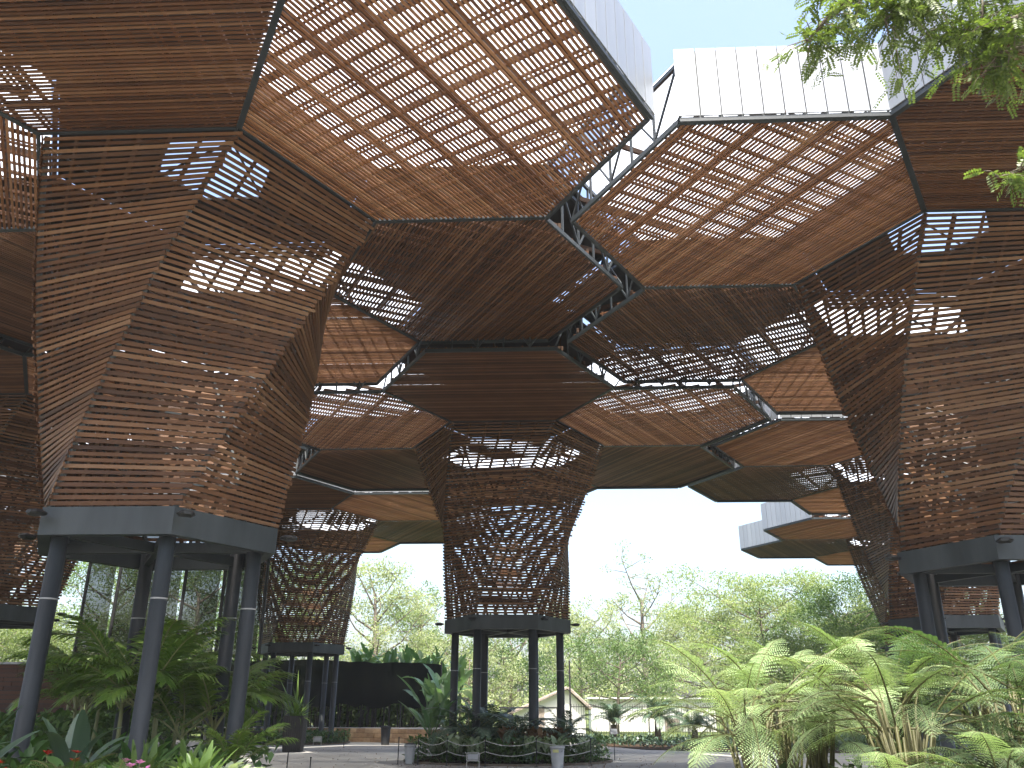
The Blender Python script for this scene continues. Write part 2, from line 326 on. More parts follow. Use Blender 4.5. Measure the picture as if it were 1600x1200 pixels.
    inn = MB()
    for k in range(3):
        a = np.array(hexp(ri + .01, zb + .12)[k]); b = np.array(hexp(ri + .01, zb + .12)[k + 3]); inn.bar(a, b, .12, .2 - .01 * k)
    inn.build('cross_beam', M['steel'], ring)
    for k in range(6):
        a = R(60 * k + 4); c = np.array([(ro + .16) * math.cos(a), (ro + .16) * math.sin(a), zt - .16])
        fl = MB(); u_ = np.array([math.cos(a), math.sin(a), 0]); s_ = np.array([-u_[1], u_[0], 0])
        for i, (q, wd, ht) in enumerate(((-.15, .02, .02), (-.1, .12, .03), (0, .17, .055), (.12, .15, .05), (.19, .08, .03))):
            fl.V.append(np.array([c + u_ * q + s_ * wd * sx + np.array([0, 0, ht * sz]) for sx, sz in ((-1, 0), (-.6, 1), (.6, 1), (1, 0), (.6, -1), (-.6, -1))]))
        fl.F = [(i * 6 + k2, i * 6 + (k2 + 1) % 6, (i + 1) * 6 + (k2 + 1) % 6, (i + 1) * 6 + k2) for i in range(4) for k2 in range(6)] + [tuple(range(6))[::-1], tuple(range(24, 30))]
        fl.n = 30; fl.build('floodlight', M['black'], ring)
    for k in range(6):
        a = R(60 * k); cx, cy = S * .505 * math.cos(a), S * .505 * math.sin(a)
        mb = MB().lathe([(.24, -.05), (.24, .03), (.145, .035), (.145, zb + .3)], 20, (cx, cy, 0))
        co = mb.build('column', M['column'], root, True); 
        co.data.polygons.foreach_set('use_smooth', [len(p.vertices) == 4 for p in co.data.polygons])
        zz = 3.1 if key != 'A' else 3.55
        MB().lathe([(.1465, zz), (.1495, zz + .005), (.1495, zz + .025), (.1465, zz + .03)], 20, (cx, cy, 0)).build('column_band', M['band'], co)
    # --- six petals
    for th in range(30, 360, 60):
        er = np.array([math.cos(R(th)), math.sin(R(th)), 0]); et = np.array([-er[1], er[0], 0]); zc = np.array([0, 0, 1.])
        C0 = er * H3 * S + zc * Z0; s_ = S - .03
        hv = [C0 + s_ * (math.cos(R(th + 30 + 60 * j)) * np.array([1, 0, 0]) + math.sin(R(th + 30 + 60 * j)) * np.array([0, 1, 0])) for j in range(6)]
        eb = MB()
        for j in range(6):
            zo = -.03 + .003 * ((j + th // 60) % 3); mm_ = (hv[j] + hv[(j + 1) % 6]) / 2; outer = np.linalg.norm(mm_[:2]) > 2.2 * S; eb.bar(hv[j] + zc * (zo + (0 if outer else .045)), hv[(j + 1) % 6] + zc * (zo + (0 if outer else .045)), .06, .11 if outer else .07)
        petal = eb.build('petal_frame', M['steel'], root)
        # battens hang below the slats
        bt = MB(); nb = 20
        for i in range(nb):
            v = (i + .5) / nb * 2 - 1; v *= S * .985; strong = i % 2 == 0
            hl = min(S * H3 / 2 - .05, (S - abs(v)) * H3 - .04)
            if hl < .15: continue
            wd, ht = (.056, .07) if strong else (.036, .05)
            c = C0 + et * (v + rng.uniform(-.02, .02)) + zc * (.034 + ht / 2)
            bt.bar(c - er * hl, c + er * hl, wd, ht)
            if i % 4 == 1: bt.bar(c - er * hl + et * .12 + zc * .001, c + er * hl + et * .12 + zc * .001, .03, .04)
        bt.build('batten', M['batten'], petal)
        jo = MB()
        for i in range(6):
            v = (i + .5) / 6 * 2 - 1; v *= S * H3 / 2; v += rng.uniform(-.12, .12); hl = S - abs(v) / H3 - .1
            c = C0 + er * v + zc * .2; jo.bar(c - et * hl, c + et * hl, .075, .14)
        for i in range(3):
            v = ((i + .5) / 3 * 2 - 1) * S * .8; hl = min(S * H3 / 2 - .1, (S - abs(v)) * H3 - .1)
            c = C0 + et * v + zc * .75; jo.bar(c - er * hl, c + er * hl, .06, .12)
        jo.build('joist', M['joist'], petal)
        NP = 72; sm = MB(); indiv = th in detail_petals
        for i in range(NP):
            v = ((i + .5) / NP * 2 - 1) * (S * H3 / 2 - .05); hl = S - abs(v) / H3 - .06
            wd = .051 + rng.uniform(-.003, .003); ht = .024
            c = C0 + er * (v + rng.uniform(-.004, .004)) + zc * (ht / 2 + rng.uniform(0, .006)); e2 = nrm(et + er * rng.uniform(-.0012, .0012))
            ro_ = rng.uniform(-.12, .12); a_ = er * math.cos(ro_) + zc * math.sin(ro_); d_ = -er * math.sin(ro_) + zc * math.cos(ro_)
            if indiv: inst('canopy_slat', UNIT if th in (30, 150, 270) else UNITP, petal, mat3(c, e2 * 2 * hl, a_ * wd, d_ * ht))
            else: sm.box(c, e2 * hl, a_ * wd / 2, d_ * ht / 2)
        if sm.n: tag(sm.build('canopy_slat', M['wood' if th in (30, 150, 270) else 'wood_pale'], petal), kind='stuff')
        # roof sheet
        opaque = th in (30, 150, 270)
        rh = 1.42; rs = MB()
        if opaque:
            poly = [np.array(p) for p in hv]
            poly = [C0 + (p - C0) * 1.03 for p in poly]
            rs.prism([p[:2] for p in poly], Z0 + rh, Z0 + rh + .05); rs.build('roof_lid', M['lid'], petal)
        else:
            rs.raw([C0 + (p - C0) * .995 + zc * rh for p in hv], [(0, 1, 2, 3, 4, 5)]); rs.build('clear_roof_sheet', M['sheet'], petal)
        # outer edges: trusses, and fascia where no neighbour stands
        for j in range(6):
            p, q = hv[j], hv[(j + 1) % 6]; m = (p + q) / 2; outv = nrm((m - C0) * np.array([1, 1, 0]))
            if np.linalg.norm((m + outv * .8)[:2]) < S * .9: continue
            wx, wy = towld(key, *(m + outv * .8)[:2])
            near = [math.hypot(wx - cx, wy - cy) for cx, cy in CENTRES]; own = towld(key, *C0[:2])
            nb_ = min(d for d, c in zip(near, CENTRES) if math.hypot(c[0] - own[0], c[1] - own[1]) > .1)
            # shared with a sister petal of the same tower: the plain beam is enough
            sis = min(math.hypot((m + outv * .8)[0] - H3 * S * math.cos(R(a)), (m + outv * .8)[1] - H3 * S * math.sin(R(a))) for a in range(30, 360, 60) if a != th)
            if sis < S * .9: continue
            tr = MB(); ins = -outv * .02; d = q - p
            tr.bar(p + zc * 1.3 + ins, q + zc * 1.3 + ins, .07, .09)
            n = 5
            for i in range(n + 1):
                a = p + d * i / n + ins; 
                if 0 < i < n: tr.bar(a + zc * .06, a + zc * 1.26, .045, .045, up=(outv[0], outv[1], 0))
                if i < n:
                    b = p + d * (i + .5) / n + ins
                    tr.bar((a if i % 2 == 0 else p + d * (i + 1) / n + ins) + zc * .06, (p + d * (i + 1) / n + ins if i % 2 == 0 else a) + zc * 1.26, .04, .04, up=(outv[0], outv[1], 0))
            tr.build('edge_truss', M['steel'], petal)
            if nb_ > S * .9:
                nf = 10; wn = nrm(d); L = np.linalg.norm(d); ow = outv * .11; face = None
                wn_out = np.array([ca * outv[0] - sa * outv[1], sa * outv[0] + ca * outv[1]]); wm = np.array(towld(key, m[0], m[1]))
                single = np.dot(-wm, wn_out) > 0 and key in 'ABEG'
                fb = MB()
                for i in range(nf):
                    c = p + d * (i + .5) / nf + ow + zc * (.02 + .80); pw = L / nf - .022
                    if i in (0, nf - 1): 
                        pw += .03; c = c + wn * (.022 if i else -.022)
                    tl = rng.uniform(-.004, .004)
                    if single: inst('fascia_panel', UNITF, petal, mat3(c, wn * pw, nrm(outv + zc * tl) * .03, zc * 1.6))
                    else: fb.box(c, wn * pw / 2, outv * .015, zc * .8)
                if fb.n: fb.build('fascia_panel', M['fascia'], petal)
                lp = MB()
                for i in range(1, nf): lp.box(p + d * i / nf + outv * .078 + zc * .80, wn * .028, outv * .012, zc * .79)
                lp.bar(p + outv * .075 - zc * .05, q + outv * .075 - zc * .05, .06, .09); lp.bar(p + outv * .06 + zc * 1.45, q + outv * .06 + zc * 1.45, .05, .06); lp.build('fascia_rail', M['steel'], petal)
    # struts that bridge the gap to the neighbour are carried by the edge trusses
    return root
tower('A', (270, 330, 30), True)
tower('B', (150, 210, 270), True)
tower('C', (210, 270, 330), True)
for k in 'DEFGHI': tower(k, (), False)

# ------------------------------------------------------------------ plant pieces
def fern_frond(name, L=1.9, n=23, pw=.46, droop=.55, mat='fern', seed=0, nl=10):
    r = random.Random(seed); rib = MB(); Q = []
    def cur(t): return np.array([L * (t * .92 - .10 * t ** 3), 0, L * (.42 * t - droop * t ** 2.2)])
    pts = [cur(t) for t in np.linspace(0, 1, 10)]
    rib.tube(pts, np.linspace(.014, .003, 10), 5)
    for i in range(n):
        t = .2 + .79 * (i + .5) / n
        ln = pw * L / 1.9 * (math.sin(min(1, (t - .17) * 2.6) * math.pi / 2) ** .8) * (1 - t ** 2 * .95) * r.uniform(.9, 1.08)
        b = cur(t); tn = nrm(cur(min(1, t + .02)) - cur(t - .02)); nz = nrm(np.cross(tn, (0, 1, 0))) * -1
        if nz[2] < 0: nz = -nz
        for sg in (-1, 1):
            dr = nrm(np.array([0, sg, 0]) + tn * (.35 + .5 * t) + r.uniform(-.05, .05) * nz)
            sag = r.uniform(.25, .5)
            prev = b
            for k in range(nl):
                u = (k + .5) / nl; pos = b + dr * ln * u - nz * ln * sag * u ** 2 * .8
                lw = ln * .105 * (1 - u * .8) + .004; step = ln / nl * .46
                sd_ = nrm(np.cross(nz, dr)); fw = dr * .25
                dn = nz * lw * .18
                for s2 in (-1, 1):
                    tip = pos + (sd_ * s2 + fw) * lw - dn
                    Q.append([pos - dr * step * .8, pos + dr * step * .8, tip + dr * step * .35, tip - dr * step * .35])
    me = D.meshes.new(name); V = np.concatenate([np.concatenate(rib.V), np.array(Q).reshape(-1, 3)])
    n0 = rib.n; F = rib.F + [(n0 + 4 * i, n0 + 4 * i + 1, n0 + 4 * i + 2, n0 + 4 * i + 3) for i in range(len(Q))]
    me.from_pydata(V.tolist(), [], F); me.materials.append(M[mat]); me.materials.append(M['fernstem'])
    me.polygons.foreach_set('material_index', [1] * len(rib.F) + [0] * len(Q)); me.update(); return me
def palm_frond(name, L=1.9, n=26, ll=.55, droop=.6, mat='palm', seed=0, up=.75, stem='palmstem', stalk=.22, lw=.022):
    r = random.Random(seed); rib = MB(); Q = []
    def cur(t): return np.array([L * (t * .9 - .12 * t ** 3), 0, L * (up * t - droop * t ** 2)])
    rib.tube([cur(t) for t in np.linspace(0, 1, 9)], np.linspace(.018, .003, 9), 5)
    for i in range(n):
        t = stalk + (1 - stalk) * (i + .5) / n; l = ll * L / 1.9 * math.sin(min(1, (t - stalk + .12) * 3) * math.pi / 2) * (1 - .62 * t ** 2.5) * r.uniform(.85, 1.1)
        b = cur(t); tn = nrm(cur(min(1, t + .02)) - cur(t - .02)); nz = np.cross((0, 1, 0), tn); nz = nrm(nz if nz[2] > 0 else -nz)
        for sg in (-1, 1):
            d0 = nrm(np.array([0, sg, 0]) * .85 + tn * (.55 + .5 * t) + nz * r.uniform(.15, .45)); sd_ = nrm(np.cross(d0, nz)); dd = r.uniform(.35, .7)
            P = [b + d0 * l * u - np.array([0, 0, 1]) * l * dd * u ** 2 for u in (0, .35, .7, 1)]; wds = (lw * .5, lw, lw * .75, lw * .1)
            for k in range(3): Q.append([P[k] - sd_ * wds[k], P[k] + sd_ * wds[k], P[k + 1] + sd_ * wds[k + 1], P[k + 1] - sd_ * wds[k + 1]])
    me = D.meshes.new(name); V = np.concatenate([np.concatenate(rib.V), np.array(Q).reshape(-1, 3)])
    n0 = rib.n; F = rib.F + [(n0 + 4 * i, n0 + 4 * i + 1, n0 + 4 * i + 2, n0 + 4 * i + 3) for i in range(len(Q))]
    me.from_pydata(V.tolist(), [], F); me.materials.append(M[mat]); me.materials.append(M[stem]); me.polygons.foreach_set('material_index', [1] * len(rib.F) + [0] * len(Q)); me.update(); return me
def blade(name, L=.8, wd=.13, stalk=.25, up=.9, droop=.7, mat='broad', fold=.25, seed=0, n=8, tear=0):
    r = random.Random(seed); V = []; F = []
    def cur(t): return np.array([L * (.75 * t), 0, L * (up * t - droop * t ** 2)])
    mb = MB(); mb.tube([cur(t) for t in np.linspace(0, stalk + .02, 4)], [wd * .09 + .003] * 4, 5)
    for i in range(n + 1):
        u = i / n; t = stalk + (1 - stalk) * u; hw = wd * (math.sin(math.pi * (u * .93 + .035)) ** .75) * (1 - .15 * u); c = cur(t)
        tn = nrm(cur(t + .02) - cur(t - .02)); nz = np.cross(tn, (0, 1, 0)); nz = nrm(nz if nz[2] > 0 else -nz)
        j = r.uniform(-.12, .12) * hw
        V += [c + np.array([0, hw, 0]) + nz * hw * fold + tn * j, c + np.array([0, hw * .5, 0]) + nz * hw * fold * .7, c, c + np.array([0, -hw * .5, 0]) + nz * hw * fold * .7, c + np.array([0, -hw, 0]) + nz * hw * fold - tn * j]
    for i in range(n):
        for k in range(4):
            if tear and r.random() < tear and k in (0, 3): continue
            F.append((i * 5 + k, i * 5 + k + 1, (i + 1) * 5 + k + 1, (i + 1) * 5 + k))
    mb.raw(V, F); return mb.mesh(name, M[mat], True)
def strap(name, L=.9, wd=.02, up=1., droop=.5, mat='palm', n=6, rad=.75):
    V = []; F = []
    for i in range(n + 1):
        t = i / n; c = np.array([L * rad * t, 0, L * (up * t - droop * t ** 2)]); hw = wd * (1 - t ** 2 * .95)
        V += [c + np.array([0, hw, hw * .4]), c, c + np.array([0, -hw, hw * .4])]
    for i in range(n):
        for k in range(2): F.append((i * 3 + k, i * 3 + k + 1, (i + 1) * 3 + k + 1, (i + 1) * 3 + k))
    return MB().raw(V, F).mesh(name, M[mat], True)
def lf(h, az, tilt, sc, roll=0, off=(0, 0)):
    return Matrix.Translation((off[0], off[1], h)) @ Matrix.Rotation(az, 4, 'Z') @ Matrix.Rotation(-tilt, 4, 'Y') @ Matrix.Rotation(roll, 4, 'X') @ Matrix.Scale(sc, 4)

FERN = [fern_frond('frond', seed=i, droop=(.40, .46, .56, .35)[i], L=(1.9, 2.1, 1.8, 2.0)[i]) for i in range(4)]
FERN2 = [fern_frond('frond', seed=10 + i, droop=(.42, .52, .36)[i], L=(1.7, 1.9, 2.0)[i], mat='fern2') for i in range(3)]
SFERN = [fern_frond('frond', seed=20 + i, L=.8, n=18, pw=.5, droop=.45, mat='lime', nl=6) for i in range(2)]
PALM = [palm_frond('frond', seed=i, droop=(.55, .7, .45)[i]) for i in range(3)]
CYC = [palm_frond('frond', seed=30 + i, n=34, ll=.42, droop=(.5, .75)[i], up=.6, mat='blue', lw=.016, stalk=.1) for i in range(2)]
BROAD = [blade('leaf', seed=i, L=(.8, 1., .9)[i], wd=(.075, .085, .065)[i], droop=(.6, .8, .4)[i]) for i in range(3)]
BLUEL = [blade('leaf', seed=5 + i, L=.95, wd=.075, droop=(.35, .6)[i], mat='blue', stalk=.12) for i in range(2)]
LIMEL = [blade('leaf', seed=8 + i, L=.75, wd=.055, droop=(.3, .55)[i], up=1.1, mat='lime', stalk=.1) for i in range(2)]
VARI = [blade('leaf', seed=11 + i, L=.5, wd=.075, droop=.6, mat='varieg', stalk=.2, n=5) for i in range(2)]
BAN = [blade('leaf', seed=15 + i, L=(2.5, 2.9, 2.2)[i], wd=(.24, .28, .22)[i], up=1.15, droop=(.5, .85, .3)[i], mat='banana', stalk=.28, n=12, tear=.12) for i in range(3)]
STRAP = [strap('leaf', L=1.0, droop=d, up=u, wd=.034) for d, u in ((.5, 1.05), (.9, 1.0), (.15, 1.15))]

def plant(name, loc, label, cat, leaves, n, tilt=(.1, .9), sc=(.8, 1.15), h=0, group=None, part=None, stem=None, spread=.06, az0=0, seed=0):
    r = random.Random(seed * 77 + int(loc[0] * 91) + int(loc[1] * 37)); o = empty(name, loc, label, cat, group)
    if stem: stem(o, r)
    for i in range(n):
        az = az0 + i * 2.39996 + r.uniform(-.25, .25); f = (i + .5) / n
        inst(part or leaves[0].name.split('.')[0], r.choice(leaves), o, lf(h * (1 - .12 * f), az, tilt[1] + (tilt[0] - tilt[1]) * f + r.uniform(-.12, .12), r.uniform(*sc), r.uniform(-.2, .2), (r.uniform(-spread, spread), r.uniform(-spread, spread))))
    return o
def stalkstem(rad, h, mat, lean=0):
    def f(o, r):
        m = MB(); lx, ly = r.uniform(-lean, lean), r.uniform(-lean, lean); m.tube([(lx * t * t, ly * t * t, h * t - .03) for t in np.linspace(0, 1, 5)], np.linspace(rad, rad * .75, 5), 8); m.build('trunk', M[mat], o, True)
    return f

# ------------------------------------------------------------------ trees
def crown_quads(rng, cents, rads, per, size, flat=.8):
    Q = []
    for c, rd in zip(cents, rads):
        n = int(per * rd * rd); v = rng.normal(size=(n, 3)); v /= np.linalg.norm(v, axis=1)[:, None]
        p = v * (rd * rng.random(n) ** .45)[:, None]; p[:, 2] *= flat; p = p + c
        a = rng.normal(size=(n, 3)) + v * .3; a /= np.linalg.norm(a, axis=1)[:, None]; b = np.cross(a, rng.normal(size=(n, 3)) + np.array([0, 0, 1.2])); b /= np.linalg.norm(b, axis=1)[:, None] + 1e-9
        l = size * rng.uniform(.6, 1.3, n)[:, None]; wv = l * .42
        Q.append(np.stack([p - a * l * .5, p + b * wv * .5 - a * l * .05, p + a * l * .5, p - b * wv * .5 - a * l * .05], 1))
    return np.concatenate(Q)
def tree(name, x, y, h, spread, label, mat='treeleaf', group='trees beyond the pavilion', base=.35, size=.3, per=55, nl=9, seed=0, sub=4, rad=None, crad=1.3, bare=0, flat=.75):
    r = random.Random(seed); rng = np.random.default_rng(seed); o = empty(name, (x, y, 0), label, 'tree', group); wood = MB()
    tr = rad or h * .018; top = np.array([r.uniform(-.06, .06) * h, r.uniform(-.06, .06) * h, h * .72])
    def sp(t): return np.array([top[0] * t ** 1.5, top[1] * t ** 1.5, top[2] * t - .1 * (1 - t)])
    wood.tube([sp(t) for t in np.linspace(0, 1, 8)], np.linspace(tr * 1.25, tr * .4, 8), 8)
    cents = []; rads = []
    for i in range(nl):
        t = base + (1 - base) * (i + .5) / nl; b = sp(t); az = i * 2.4 + r.uniform(-.5, .5); f = (t - base) / (1 - base)
        L = spread * (1 - .55 * f) * r.uniform(.75, 1.15); rise = h * r.uniform(.12, .27) * (1 - .1 * f)
        e = b + np.array([L * math.cos(az), L * math.sin(az), rise]); mid = (b + e) / 2 + np.array([0, 0, -rise * .12]) + np.array([r.uniform(-.1, .1) * L, r.uniform(-.1, .1) * L, 0])
        wood.tube([b, (b + mid) / 2, mid, e], [tr * .45, tr * .34, tr * .24, tr * .1], 5, False)
        for j in range(sub):
            q = mid + (e - mid) * r.uniform(.1, 1.1); d = np.array([r.uniform(-1, 1), r.uniform(-1, 1), r.uniform(-.25, .8)]) * spread * .34
            wood.tube([q, q + d * .6, q + d], [tr * .14, tr * .1, tr * .04], 4, False)
            if r.random() >= bare: cents.append(q + d); rads.append(crad * r.uniform(.6, 1.25))
        if r.random() >= bare: cents.append(e); rads.append(crad * r.uniform(.7, 1.3))
    wood.build('trunk', M['bark'], o, True)
    inst('crown', quads_mesh('crown', crown_quads(rng, cents, rads, per, size, flat), M[mat]), o)
    return o
TREES = [  # pixel of crown centre / top, depth, spread, material, label
    (600, 850, 78, 5.5, 'treeleaf3', 'pale leafy tree seen between the far tower and the middle tower', 1),
    (655, 905, 92, 5, 'treeleaf', 'tree with a thin grey trunk behind the banana leaves', 2),
    (905, 935, 88, 6, 'treeleaf3', 'pale yellow tree just right of the middle tower', 3),
    (1000, 862, 96, 7, 'treeleaf3', 'tall airy tree with bare upper twigs against the white sky', 4),
    (960, 985, 70, 5, 'treeleaf2', 'low bushy tree behind the iron fence and white house', 5),
    (1090, 935, 84, 6.5, 'treeleaf3', 'rounded pale tree above the cycads', 6),
    (1190, 885, 76, 8.5, 'treeleaf', 'broad umbrella shaped tree under the grey fascia of the far petals', 7),
    (1320, 905, 70, 8, 'treeleaf2', 'spreading green tree left of the slatted tower behind the ferns', 8),
    (1260, 985, 62, 6, 'treeleaf', 'lower spreading tree behind the pale tree ferns', 9),
    (800, 955, 74, 5, 'treeleaf2', 'tree showing between the columns of the middle tower', 10),
    (735, 985, 66, 4, 'treeleaf3', 'small pale tree behind the left columns of the middle tower', 11),
    (60, 960, 66, 6.5, 'treeleaf', 'bright tree above the red board wall', 12),
    (-60, 930, 58, 6.5, 'treeleaf', 'bright tree at the left edge behind the dark tower', 13),
    (200, 840, 72, 7, 'treeleaf2', 'dark tall tree behind the thin netting, left of its middle post', 14),
    (330, 850, 70, 7, 'treeleaf2', 'dark tall tree behind the thin netting, right of its middle post', 15),
    (450, 860, 84, 7, 'treeleaf2', 'dark tree behind the far tower', 16),
    (1580, 905, 60, 6, 'treeleaf', 'green tree at the right edge behind the near right columns', 17),
    (1480, 960, 66, 5, 'treeleaf', 'tree glimpsed between the right columns above the ferns', 18),
    (1400, 935, 90, 7, 'treeleaf', 'distant tree tucked behind the slatted tower on the right', 19),
]
for u, v, Y, spd, mt, lb, sd_ in TREES:
    p = W(u, v, Y); hh = p[2]
    airy = sd_ in (4,); acacia = sd_ in (7, 8, 9)
    tree('tree', p[0], Y, hh, spd, lb, mt, seed=sd_ * 3, nl=15 if not airy else 13, sub=5, size=.235 * Y / 75, per=(95 if airy else 125) * (75 / Y) ** 1.2, crad=(.75 if airy else 1.35) * spd / 6.5, base=.22 if not acacia else .4, bare=0 if airy else .03, flat=.75 if not acacia else .5)
# far mass of woodland closing the horizon
rng = np.random.default_rng(5); cs = []; rs_ = []
for x in np.arange(-130, 131, 3.2):
    for q in range(3): cs.append(np.array([x + rng.uniform(-2, 2), 112 + rng.uniform(-6, 10), 1.5 + q * 2.6 + rng.uniform(-1, 1.4)])); rs_.append(rng.uniform(2., 3.2))
for x in np.arange(-70, 71, 2.6):
    cs.append(np.array([x + rng.uniform(-1, 1), 92 + rng.uniform(-5, 5), 1.2 + rng.uniform(-.5, 1)])); rs_.append(rng.uniform(1.4, 2.2))
fw = inst('woodland', quads_mesh('woodland', crown_quads(rng, cs, rs_, 34, .62, .8), M['treeleaf3'])); tag(fw, 'distant mass of pale woodland closing the view', 'woodland', kind='stuff')

# overhanging branch at the upper right: a tree that stands just outside the picture
def overhang():
    o = empty('overhanging_tree', (9.6, 4.6, 0), 'tree branch with small pale green leaflets hanging into the top right corner', 'tree'); O = np.array([9.6, 4.6, 0]); r = random.Random(4)
    wd = MB(); wd.tube([(0, 0, -.1), (.1, .1, 3), (-.1, .4, 6.5), (-.4, .9, 8.8)], [.3, .25, .2, .14], 10)
    Qs = []
    def limb(pix, rad, Yd):
        pts = [W(u, v, y) - O for (u, v), y in zip(pix, Yd)]; wd.tube(pts, np.linspace(rad, rad * .25, len(pts)), 6); return pts
    def leaf(p, d):
        d = nrm(d); L = r.uniform(.12, .2); sd_ = nrm(np.cross(d, (r.uniform(-.4, .4), r.uniform(-.4, .4), 1))); nn = np.cross(sd_, d)
        for i in range(7):
            t = (i + 1) / 7; c = p + d * L * t - np.array([0, 0, 1]) * L * .2 * t * t
            for s2 in (-1, 1):
                a = nrm(sd_ * s2 + d * .45 - nn * r.uniform(0, .4)); b = nrm(np.cross(a, nn)); l = .052 * (1 - .35 * abs(t - .5)); wv = .013
                Qs.append([c, c + a * l * .5 + b * wv, c + a * l, c + a * l * .5 - b * wv])
    def spray(pts, n, spreadr, droop=.3):
        n = int(n * .85); spreadr *= 1.0
        P = np.array(pts)
        for _ in range(n):
            i = r.randrange(len(P) - 1); t = r.random(); b = P[i] * (1 - t) + P[i + 1] * t
            d = np.array([r.gauss(0, 1), r.gauss(0, 1), r.gauss(-.15, .6)]); L = spreadr * r.uniform(.35, 1.1); e = b + nrm(d) * L - np.array([0, 0, droop * L])
            wd.tube([b, (b + e) / 2 + np.array([0, 0, .1 * L]), e], [.008, .005, .002], 4, False)
            for k in range(5): u = (k + 1) / 5; leaf(b + (e - b) * u, nrm(e - b) + np.array([r.gauss(0, .8), r.gauss(0, .8), r.gauss(-.2, .5)]))
    a = limb([(1700, -140), (1560, -90), (1400, -40), (1330, -2), (1288, 30), (1258, 66)], .06, [6.2, 6.6, 7, 7.2, 7.3, 7.4])
    spray(a[2:], 60, .62)
    b = limb([(1700, -20), (1600, 22), (1560, 38), (1530, 42), (1502, 62), (1470, 40), (1440, 52)], .05, [6.2, 6.6, 6.9, 7, 7.1, 7.2, 7.2]); spray(b[1:], 60, .55)
    c = limb([(1680, -160), (1520, -80), (1450, -20), (1400, 8), (1380, 30)], .045, [6, 6.4, 6.8, 7, 7]); spray(c[1:], 85, .6)
    d = limb([(1530, 42), (1534, 10), (1530, -40)], .02, [7, 7, 7]); spray(d, 18, .5)
    e = limb([(1700, 60), (1600, 70), (1560, 80), (1530, 118)], .03, [6, 6.6, 7, 7.1]); spray(e[1:], 24, .4)
    f = limb([(1750, 240), (1640, 250), (1590, 262), (1555, 276)], .015, [5.6, 6, 6.2, 6.3]); spray(f[1:], 14, .3)
    # unseen crown above and behind the camera, widened to shade the front
    cr = np.random.default_rng(6); cc = []; rr = []
    for i in range(46):
        an = i * 2.4; L = 2.5 + 12.5 * math.sqrt((i + .5) / 46); e_ = np.array([-6 + L * math.cos(an) * 1.35, -14.2 + L * .85 * math.sin(an), 12.5 + cr.uniform(-1.5, 2)])
        wd.tube([(-.4, .9, 8.6), (e_ + np.array((-.4, .9, 8.6))) / 2 + np.array([0, 0, .6]), e_], [.11, .08, .03], 5, False)
        for j in range(4): cc.append(e_ + cr.normal(size=3) * np.array([1.1, 1.1, .5])); rr.append(cr.uniform(1.1, 1.9))
    inst('crown', quads_mesh('crown', crown_quads(cr, cc, rr, 42, .32, .6), M['overleaf']), o)
    # the limbs join the trunk outside the frame
    for q in (a, b, c, e, f): wd.tube([(-.4, .9, 8.2), (np.array((-.4, .9, 8.2)) + q[0]) / 2 + np.array([0, 0, .4]), q[0]], [.1, .08, .06], 6, False)
    wd.build('trunk', M['bark'], o, True); inst('foliage', quads_mesh('foliage', np.array(Qs), M['overleaf']), o)
overhang()

# ------------------------------------------------------------------ beds and planting
def cover(name, pts, label, mat, size, cat='ground cover', h=(.05, .35), seed=3, kind='stuff'):
    r = np.random.default_rng(seed); P = np.array(pts); n = len(P); az = r.uniform(0, 6.28, n); el = r.uniform(.2, 1.2, n); l = size * r.uniform(.6, 1.3, n)
    d = np.stack([np.cos(az) * np.cos(el), np.sin(az) * np.cos(el), np.sin(el)], 1); s_ = np.stack([-np.sin(az), np.cos(az), np.zeros(n)], 1)
    b = np.stack([P[:, 0], P[:, 1], r.uniform(h[0], h[1], n)], 1) if P.shape[1] == 2 else P
    l = l[:, None]; Q = np.stack([b, b + d * l * .5 + s_ * l * .18, b + d * l - np.array([0, 0, .25]) * l, b + d * l * .5 - s_ * l * .18], 1)
    return tag(inst(name, quads_mesh(name, Q, mat)), label, cat, kind=kind)
def scatter(poly, n, seed=0):
    r = np.random.default_rng(seed); P = np.array(poly); lo, hi = P.min(0), P.max(0); out = []
    while len(out) < n:
        q = lo + (hi - lo) * r.random((n, 2))
        x, y = q[:, 0], q[:, 1]; ins = np.zeros(n, bool); j = len(P) - 1
        for i in range(len(P)):
            c = ((P[i, 1] > y) != (P[j, 1] > y)) & (x < (P[j, 0] - P[i, 0]) * (y - P[i, 1]) / (P[j, 1] - P[i, 1] + 1e-12) + P[i, 0]); ins ^= c; j = i
        out += q[ins].tolist()
    return np.array(out[:n])
bedA = [(-30, 10), (-7.0, 9.6), (-5.0, 11.2), (-4.6, 13.5), (-4.4, 17), (-5.2, 20.5), (-7.5, 21), (-14, 22.5), (-30, 23)]
bedC = circle(-.1, 33.7, 3.55, 3.5, 40, .04, 3)
bedB = [(3.2, 9.2), (4.5, 8), (30, 7), (30, 24), (12, 24), (7.2, 17), (4.6, 14.5), (3.1, 12)]
bedR = [(4.2, 48.2), (6.4, 43.2), (9.2, 41.2), (14, 40.4), (26, 40.8), (26, 55), (3.2, 55)]
bedD = circle(-11.7, 50, 3.1, 3.0, 30, .05, 5)
for i, b in enumerate((bedA, bedC, bedB, bedR, bedD)): patch('planting_soil', b, .004 + .012, M['soil'])
def kerb(poly, name='bed_kerb', wd=.09, ht=.07):
    m = MB(); P = [np.array([*p, 0.03]) for p in poly]
    for a, b in zip(P, P[1:] + P[:1]):
        if np.linalg.norm(b - a) > 0: m.bar(a, b, wd, ht)
    return tag(m.build(name, M['kerb']), kind='structure')
kerb(bedC); kerb(bedD)
cover('leaf_litter_plants', scatter(bedA, 9000, 1), 'mixed low dark foliage filling the bed under the near tower', M['broad'], .34, 'undergrowth', (.0, .95), 1)
